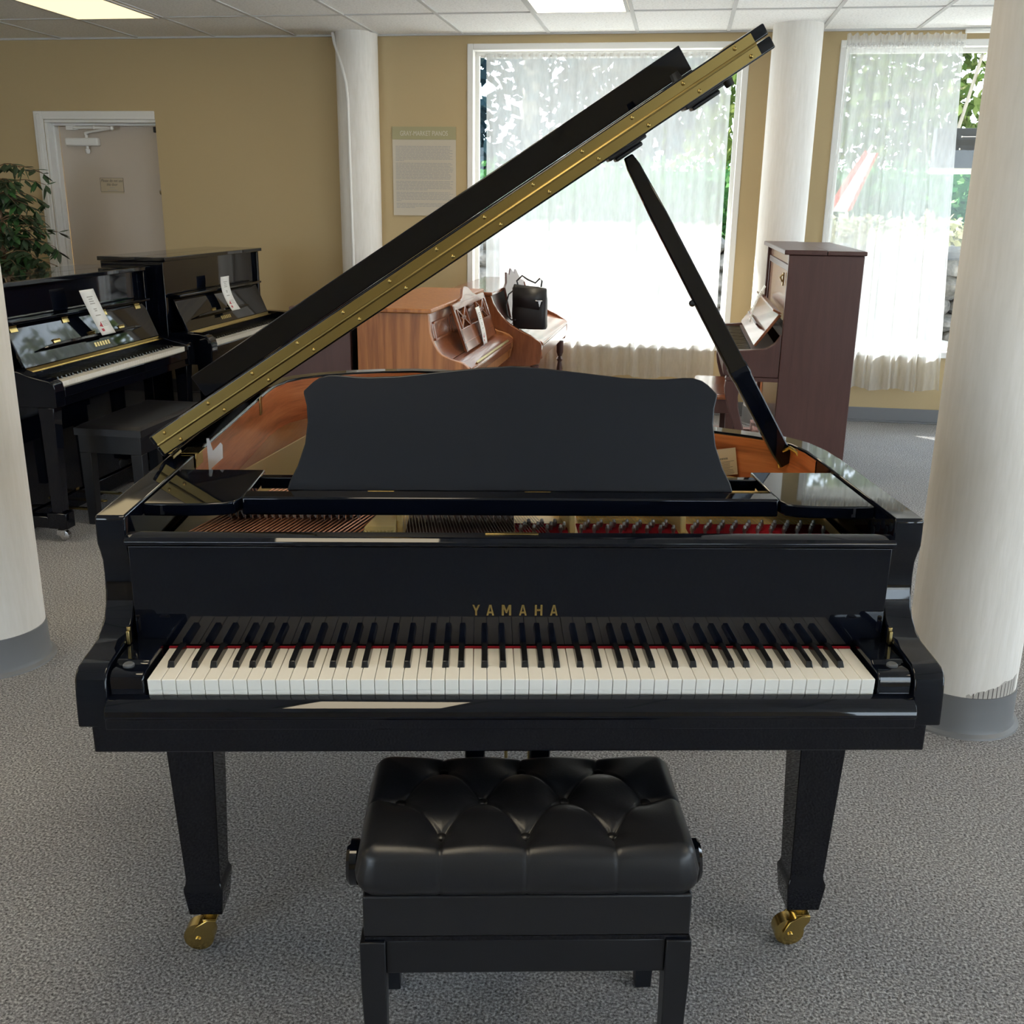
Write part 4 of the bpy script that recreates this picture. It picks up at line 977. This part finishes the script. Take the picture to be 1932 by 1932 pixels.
for k in range(64):
    z0_ = rnd.uniform(.72, 1.70); a = rnd.uniform(0, 2*PI) if k % 3 else rnd.uniform(-1.0, .6); ln = rnd.uniform(.22, .46)*(1.05-.35*(z0_-.8)/.9)
    p = Vector((.02, 0, z0_)); d = Vector((math.cos(a), math.sin(a), rnd.uniform(.1, .8))).normalized(); pts_ = [p]
    for q in range(5): p = p + d*ln/5; d = (d + Vector((0, 0, -.22))).normalized(); pts_.append(p)
    tr.tube(pts_, [.005, .0045, .004, .003, .0025, .002], 5)
    for q in range(1, 6):
        for m_ in range(3):
            dd = (d*.4 + Vector((rnd.uniform(-1, 1), rnd.uniform(-1, 1), rnd.uniform(-.9, .35)))).normalized()
            leafcard(lv, pts_[q], dd, Vector((0, 0, 1)), rnd.uniform(.075, .115), rnd.uniform(.019, .028))
tr.build('stems', BARK, pl_); lv.build('foliage', LEAFM, pl_, ang=180)

# ================================================================== OUTSIDE
GROUND = speckle('outside_concrete', (.50, .49, .46), (.58, .57, .54), (.63, .62, .59), 8, .9, .1, .01)
mb = MB(); mb.add([(-14, V1+.16, -.12), (14, V1+.16, -.12), (14, 9.4, .22), (-14, 9.4, .22), (14, 26, 1.1), (-14, 26, 1.1), (UR+.16, V1+.16, -.12), (24, V1+.16, -.12), (24, -22, -.12), (UR+.16, -22, -.12), (-14, -22, -.12), (-14, VB-.16, -.12), (UR+.16, VB-.16, -.12)], [(0, 1, 2, 3), (3, 2, 4, 5), (6, 7, 8, 9), (10, 9, 12, 11)])
struct(mb, 'ground_outside', GROUND, 'pale sunlit concrete outside the windows', 'ground')
mb = MB(); mb.box(UL-.3, UR+.3, V1+.16, V1+1.05, 2.86, 3.0); mb.box(UL-.3, UR+.3, V1+.95, V1+1.05, 2.72, 2.859); struct(mb, 'roof_eave', WHITEP, 'roof overhang above the windows outside', 'roof')
# stone retaining wall: rough stones
STONE = speckle('field_stone', (.06, .06, .056), (.13, .125, .12), (.22, .21, .20), 9, .9, .6, .03)
rnd = random.Random(21)
mb = MB(); z = .16
while z < 1.12:
    x = -5.; hh = rnd.uniform(.14, .24)
    while x < 6.5:
        wd = rnd.uniform(.22, .5); n_ = 9
        b0 = len(mb.v); mb.ball((x+wd/2, 9.55+rnd.uniform(-.03, .03), z+hh/2), 1, 10, 7, (wd*.58, .2, hh*.62))
        for i in range(b0, len(mb.v)):
            X_, Y_, Z_ = mb.v[i]; f_ = 1+rnd.uniform(-.06, .06); mb.v[i] = (x+wd/2+(X_-x-wd/2)*f_, 9.55+(Y_-9.55)*f_, z+hh/2+(Z_-z-hh/2)*f_)
        x += wd
    z += hh*.92
mb.box(-5, 6.5, 9.6, 9.9, .1, 1.15)
o = mb.build('stone_retaining_wall', STONE); o.rotation_euler = (0, 0, TH); tag(o, 'rough grey stone retaining wall outside the right window', 'stone retaining wall')
def leafmat(name, stops, tl=.5):
    m, t_, o_ = nt(name)
    d = t_.nodes.new('ShaderNodeBsdfDiffuse'); tr_ = t_.nodes.new('ShaderNodeBsdfTranslucent'); g = t_.nodes.new('ShaderNodeNewGeometry'); r_ = ramp(t_, stops)
    t_.links.new(g.outputs['Random Per Island'], r_.inputs[0]); t_.links.new(r_.outputs[0], d.inputs[0]); t_.links.new(r_.outputs[0], tr_.inputs[0])
    mx = t_.nodes.new('ShaderNodeMixShader'); mx.inputs[0].default_value = tl; t_.links.new(d.outputs[0], mx.inputs[1]); t_.links.new(tr_.outputs[0], mx.inputs[2]); t_.links.new(mx.outputs[0], o_.inputs[0]); return m
LYEL = leafmat('leaf_yellow_green', [(0, (.045, .075, .018)), (.5, (.10, .145, .035)), (1, (.19, .22, .07))], .3)
LHEDGE = leafmat('leaf_hedge', [(0, (.02, .06, .02)), (.6, (.045, .13, .04)), (1, (.17, .33, .11))], .15)
LCON = leafmat('leaf_conifer', [(0, (.005, .014, .020)), (.6, (.014, .030, .038)), (1, (.028, .05, .055))], .15)
LSHR = leafmat('leaf_shrub', [(0, (.20, .20, .10)), (.6, (.38, .37, .20)), (1, (.50, .48, .32))], .15)
def cloud(mb, n, c, r_, L, rnd, shell=.35):
    for _ in range(n):
        d = Vector((rnd.gauss(0, 1), rnd.gauss(0, 1), rnd.gauss(0, 1))).normalized(); q = rnd.uniform(shell, 1)**.6
        p = Vector((c[0]+d.x*r_[0]*q, c[1]+d.y*r_[1]*q, c[2]+d.z*r_[2]*q)); dd = Vector((rnd.gauss(0, 1), rnd.gauss(0, 1), rnd.gauss(-.3, 1))).normalized()
        s_ = dd.cross(Vector((rnd.gauss(0, 1), rnd.gauss(0, 1), rnd.gauss(0, 1)))).normalized(); l = L*rnd.uniform(.6, 1.3)
        mb.add([p, p+dd*l*.5+s_*l*.28, p+dd*l, p+dd*l*.5-s_*l*.28], [(0, 1, 2, 3)])
def tree(name, label, cat, u, v, trunk, blobs, mat, L, seed, branches=()):
    rnd = random.Random(seed); t_ = thing(name, label, cat, W(u, v, .3), TH)
    mb = MB()
    for b in blobs: cloud(mb, b[0], b[1], b[2], L, rnd)
    mb.build('foliage', mat, t_, ang=180)
    mb = MB()
    if trunk: mb.tube(*trunk, 8)
    for b in branches: mb.tube(b[0], b[1], 6)
    if trunk or branches: mb.build('trunk', BARK2, t_)
    return t_
BARK2 = P('pale_bark', (.24, .20, .15), .85, bump=(20, .4, .02))
tree('conifer_tree', 'dark blue green conifer beyond the big window', 'tree', -1.7, 12.0, ([(0, 0, -.2), (0, 0, 5.)], [.16, .06]), [(3200, (0, 0, 2.6), (2.0, 1.0, 2.0)), (1300, (1.2, .2, 3.0), (1.2, .8, 1.4)), (700, (-1.3, 0, 1.4), (1.0, .8, 1.1))], LCON, .20, 31)
tree('broadleaf_tree', 'pale green tree seen through the right of the big window', 'tree', 1.0, 15.0, ([(0, 0, -.2), (.1, 0, 2.), (.3, 0, 4.)], [.12, .09, .04]), [(2600, (.2, 0, 3.1), (1.8, 1.0, 1.7))], LYEL, .22, 33)
tree('slender_tree', 'yellow green tree with pale slanting branches beyond the right window', 'tree', 3.4, 12.3, None, [(3600, (.3, .5, 2.9), (1.7, .6, 1.7)), (2200, (-1.0, .4, 2.6), (1.3, .5, 1.6))], LYEL, .17, 35,
     [([(-.2, 0, .3), (-.05, 0, 1.5), (.25, 0, 3.), (.5, 0, 4.2)], [.03, .026, .02, .012]), ([(-.15, -.05, .8), (.25, -.1, 1.7), (.8, -.1, 2.8)], [.018, .014, .009]), ([(-.1, .05, .9), (-.3, .1, 2.2), (-.25, .1, 3.5)], [.018, .013, .008]), ([(0, -.05, 1.2), (.5, 0, 1.75), (1.2, .05, 2.5)], [.014, .011, .007])])
def hedge(name, label, cat, box, n, mat, L, seed):
    rnd = random.Random(seed); mb = MB(); u0_, u1_, v0_, v1_, z0_, z1_ = box
    for _ in range(n):
        p = Vector((rnd.uniform(u0_, u1_), rnd.uniform(v0_, v1_), rnd.uniform(z0_, z1_)))
        dd = Vector((rnd.gauss(0, 1), rnd.gauss(-.5, 1), rnd.gauss(0, 1))).normalized(); s_ = dd.cross(Vector((rnd.gauss(0, 1), rnd.gauss(0, 1), rnd.gauss(0, 1)))).normalized(); l = L*rnd.uniform(.6, 1.3)
        mb.add([p, p+dd*l*.5+s_*l*.3, p+dd*l, p+dd*l*.5-s_*l*.3], [(0, 1, 2, 3)])
    mb.box(u0_+.05, u1_-.05, v1_-.08, v1_, z0_-(.0 if z0_ < 1 else 0), z1_-.1)
    o = mb.build(name, mat, ang=180); o.rotation_euler = (0, 0, TH); return tag(o, label, cat)
hedge('clipped_hedge', 'green hedge behind the stone wall outside the right window', 'hedge', (-4.5, 6.5, 10.0, 10.5, .9, 1.95), 9000, LHEDGE, .085, 41)
hedge('dry_shrub', 'pale dry shrub trailing over the top of the stone wall', 'shrub', (.8, 6.5, 9.0, 9.24, 1.16, 1.40), 3000, LSHR, .09, 43)
# sign cabinet outside the right window
sb = thing('sign_cabinet', 'dark grey metal sign cabinet outside the right window', 'sign', W(2.42, 7.0, 1.75), TH)
DGREY = P('dark_grey_metal', (.045, .048, .055), .45)
mb = MB(); mb.box(-.335, .42, 0, .12, .04, .322); mb.build('cabinet', DGREY, sb, bevel=.003)
mb = MB(); mb.box(-.335, .42, .01, .11, .0, .0395); mb.build('bottom_trim', WHITEP, sb)
mb = MB()
for x, z in ((-.155, .262), (-.16, .175)): mb.ball((x, -.002, z), .008, 8, 6)
mb.tube([(-.155, -.002, .262), (.3, -.002, .262)], .003, 6); mb.build('bolt', STEEL, sb)
mb = MB(); mb.box(.36, .40, .04, .08, -1.85, -.0005); mb.build('post', DGREY, sb)
# leaning banner
ba = thing('feather_banner', 'white and red banner leaning outside behind the narrow sheer curtain', 'banner', W(1.5, 8.0, .1), TH)
RED = P('banner_red', (.62, .08, .05), .6); WHT = P('banner_white', (.80, .78, .76), .6)
mb = MB(); mb.loft([[(.02, 0, 1.36), (.14, 0, 1.36), (.33, 0, 1.84), (.27, 0, 1.84)], [(.02, .01, 1.36), (.14, .01, 1.36), (.33, .01, 1.84), (.27, .01, 1.84)]]); mb.build('banner_cloth', WHT, ba)
mb = MB(); mb.prism([(-.04, 1.36), (.018, 1.36), (.268, 1.84), (.24, 1.86)], 'y', -.001, .011); mb.prism([(.142, 1.36), (.18, 1.38), (.35, 1.84), (.332, 1.84)], 'y', -.001, .011); mb.build('banner_edge', RED, ba)
mb = MB(); mb.tube([(-.02, .02, -.1), (-.02, .02, 1.3), (.30, .02, 1.90)], .012, 8); mb.build('banner_pole', STEEL, ba)
# ================================================================== CAMERA, LIGHT, WORLD
cam = bpy.data.cameras.new('camera'); co = bpy.data.objects.new('camera', cam); COL.objects.link(co)
yaw, pit, rol = .0311, .2943, .0134
cy_, sy_, cp_, sp_, cr_, sr_ = math.cos(yaw), math.sin(yaw), math.cos(pit), math.sin(pit), math.cos(rol), math.sin(rol)
f0 = Vector((sy_, cy_, 0)); r0 = Vector((cy_, -sy_, 0)); z0 = Vector((0, 0, 1))
fw = f0*cp_ - z0*sp_; up = z0*cp_ + f0*sp_
rt = r0*cr_ + up*sr_; up2 = up*cr_ - r0*sr_
co.matrix_world = Matrix(((rt.x, up2.x, -fw.x, -.0575), (rt.y, up2.y, -fw.y, -1.5593), (rt.z, up2.z, -fw.z, 1.5017), (0, 0, 0, 1)))
cam.sensor_width = 36; cam.lens = 36*1928.9/1932; cam.clip_start = .02; cam.clip_end = 200
S.camera = co
w = bpy.data.worlds.new('world'); S.world = w; w.use_nodes = True
t = w.node_tree
bg = t.nodes['Background']; bg.inputs[0].default_value = (.74, .86, 1., 1); bg.inputs[1].default_value = SKY
sun = bpy.data.lights.new('sun', 'SUN'); sun.energy = SUN; sun.angle = R(.6); sun.color = (1, .96, .88)
so = bpy.data.objects.new('sun', sun); COL.objects.link(so)
el, az = R(40), R(47)
dirw = W(math.sin(az)*math.cos(el), -math.cos(az)*math.cos(el), -math.sin(el))
so.rotation_euler = dirw.to_track_quat('-Z', 'Y').to_euler()
for o in bpy.data.objects:
    if '_off' in o: del o['_off']
vs = S.view_settings; S.display_settings.display_device = 'sRGB'; vs.view_transform = 'Standard'; vs.look = 'None'; vs.gamma = 1; vs.use_curve_mapping = False; vs.exposure = EXPO
c = S.cycles
c.max_bounces = 8; c.diffuse_bounces = 4; c.glossy_bounces = 5; c.transmission_bounces = 6; c.transparent_max_bounces = 24
c.caustics_reflective = False; c.caustics_refractive = False; c.sample_clamp_indirect = 6
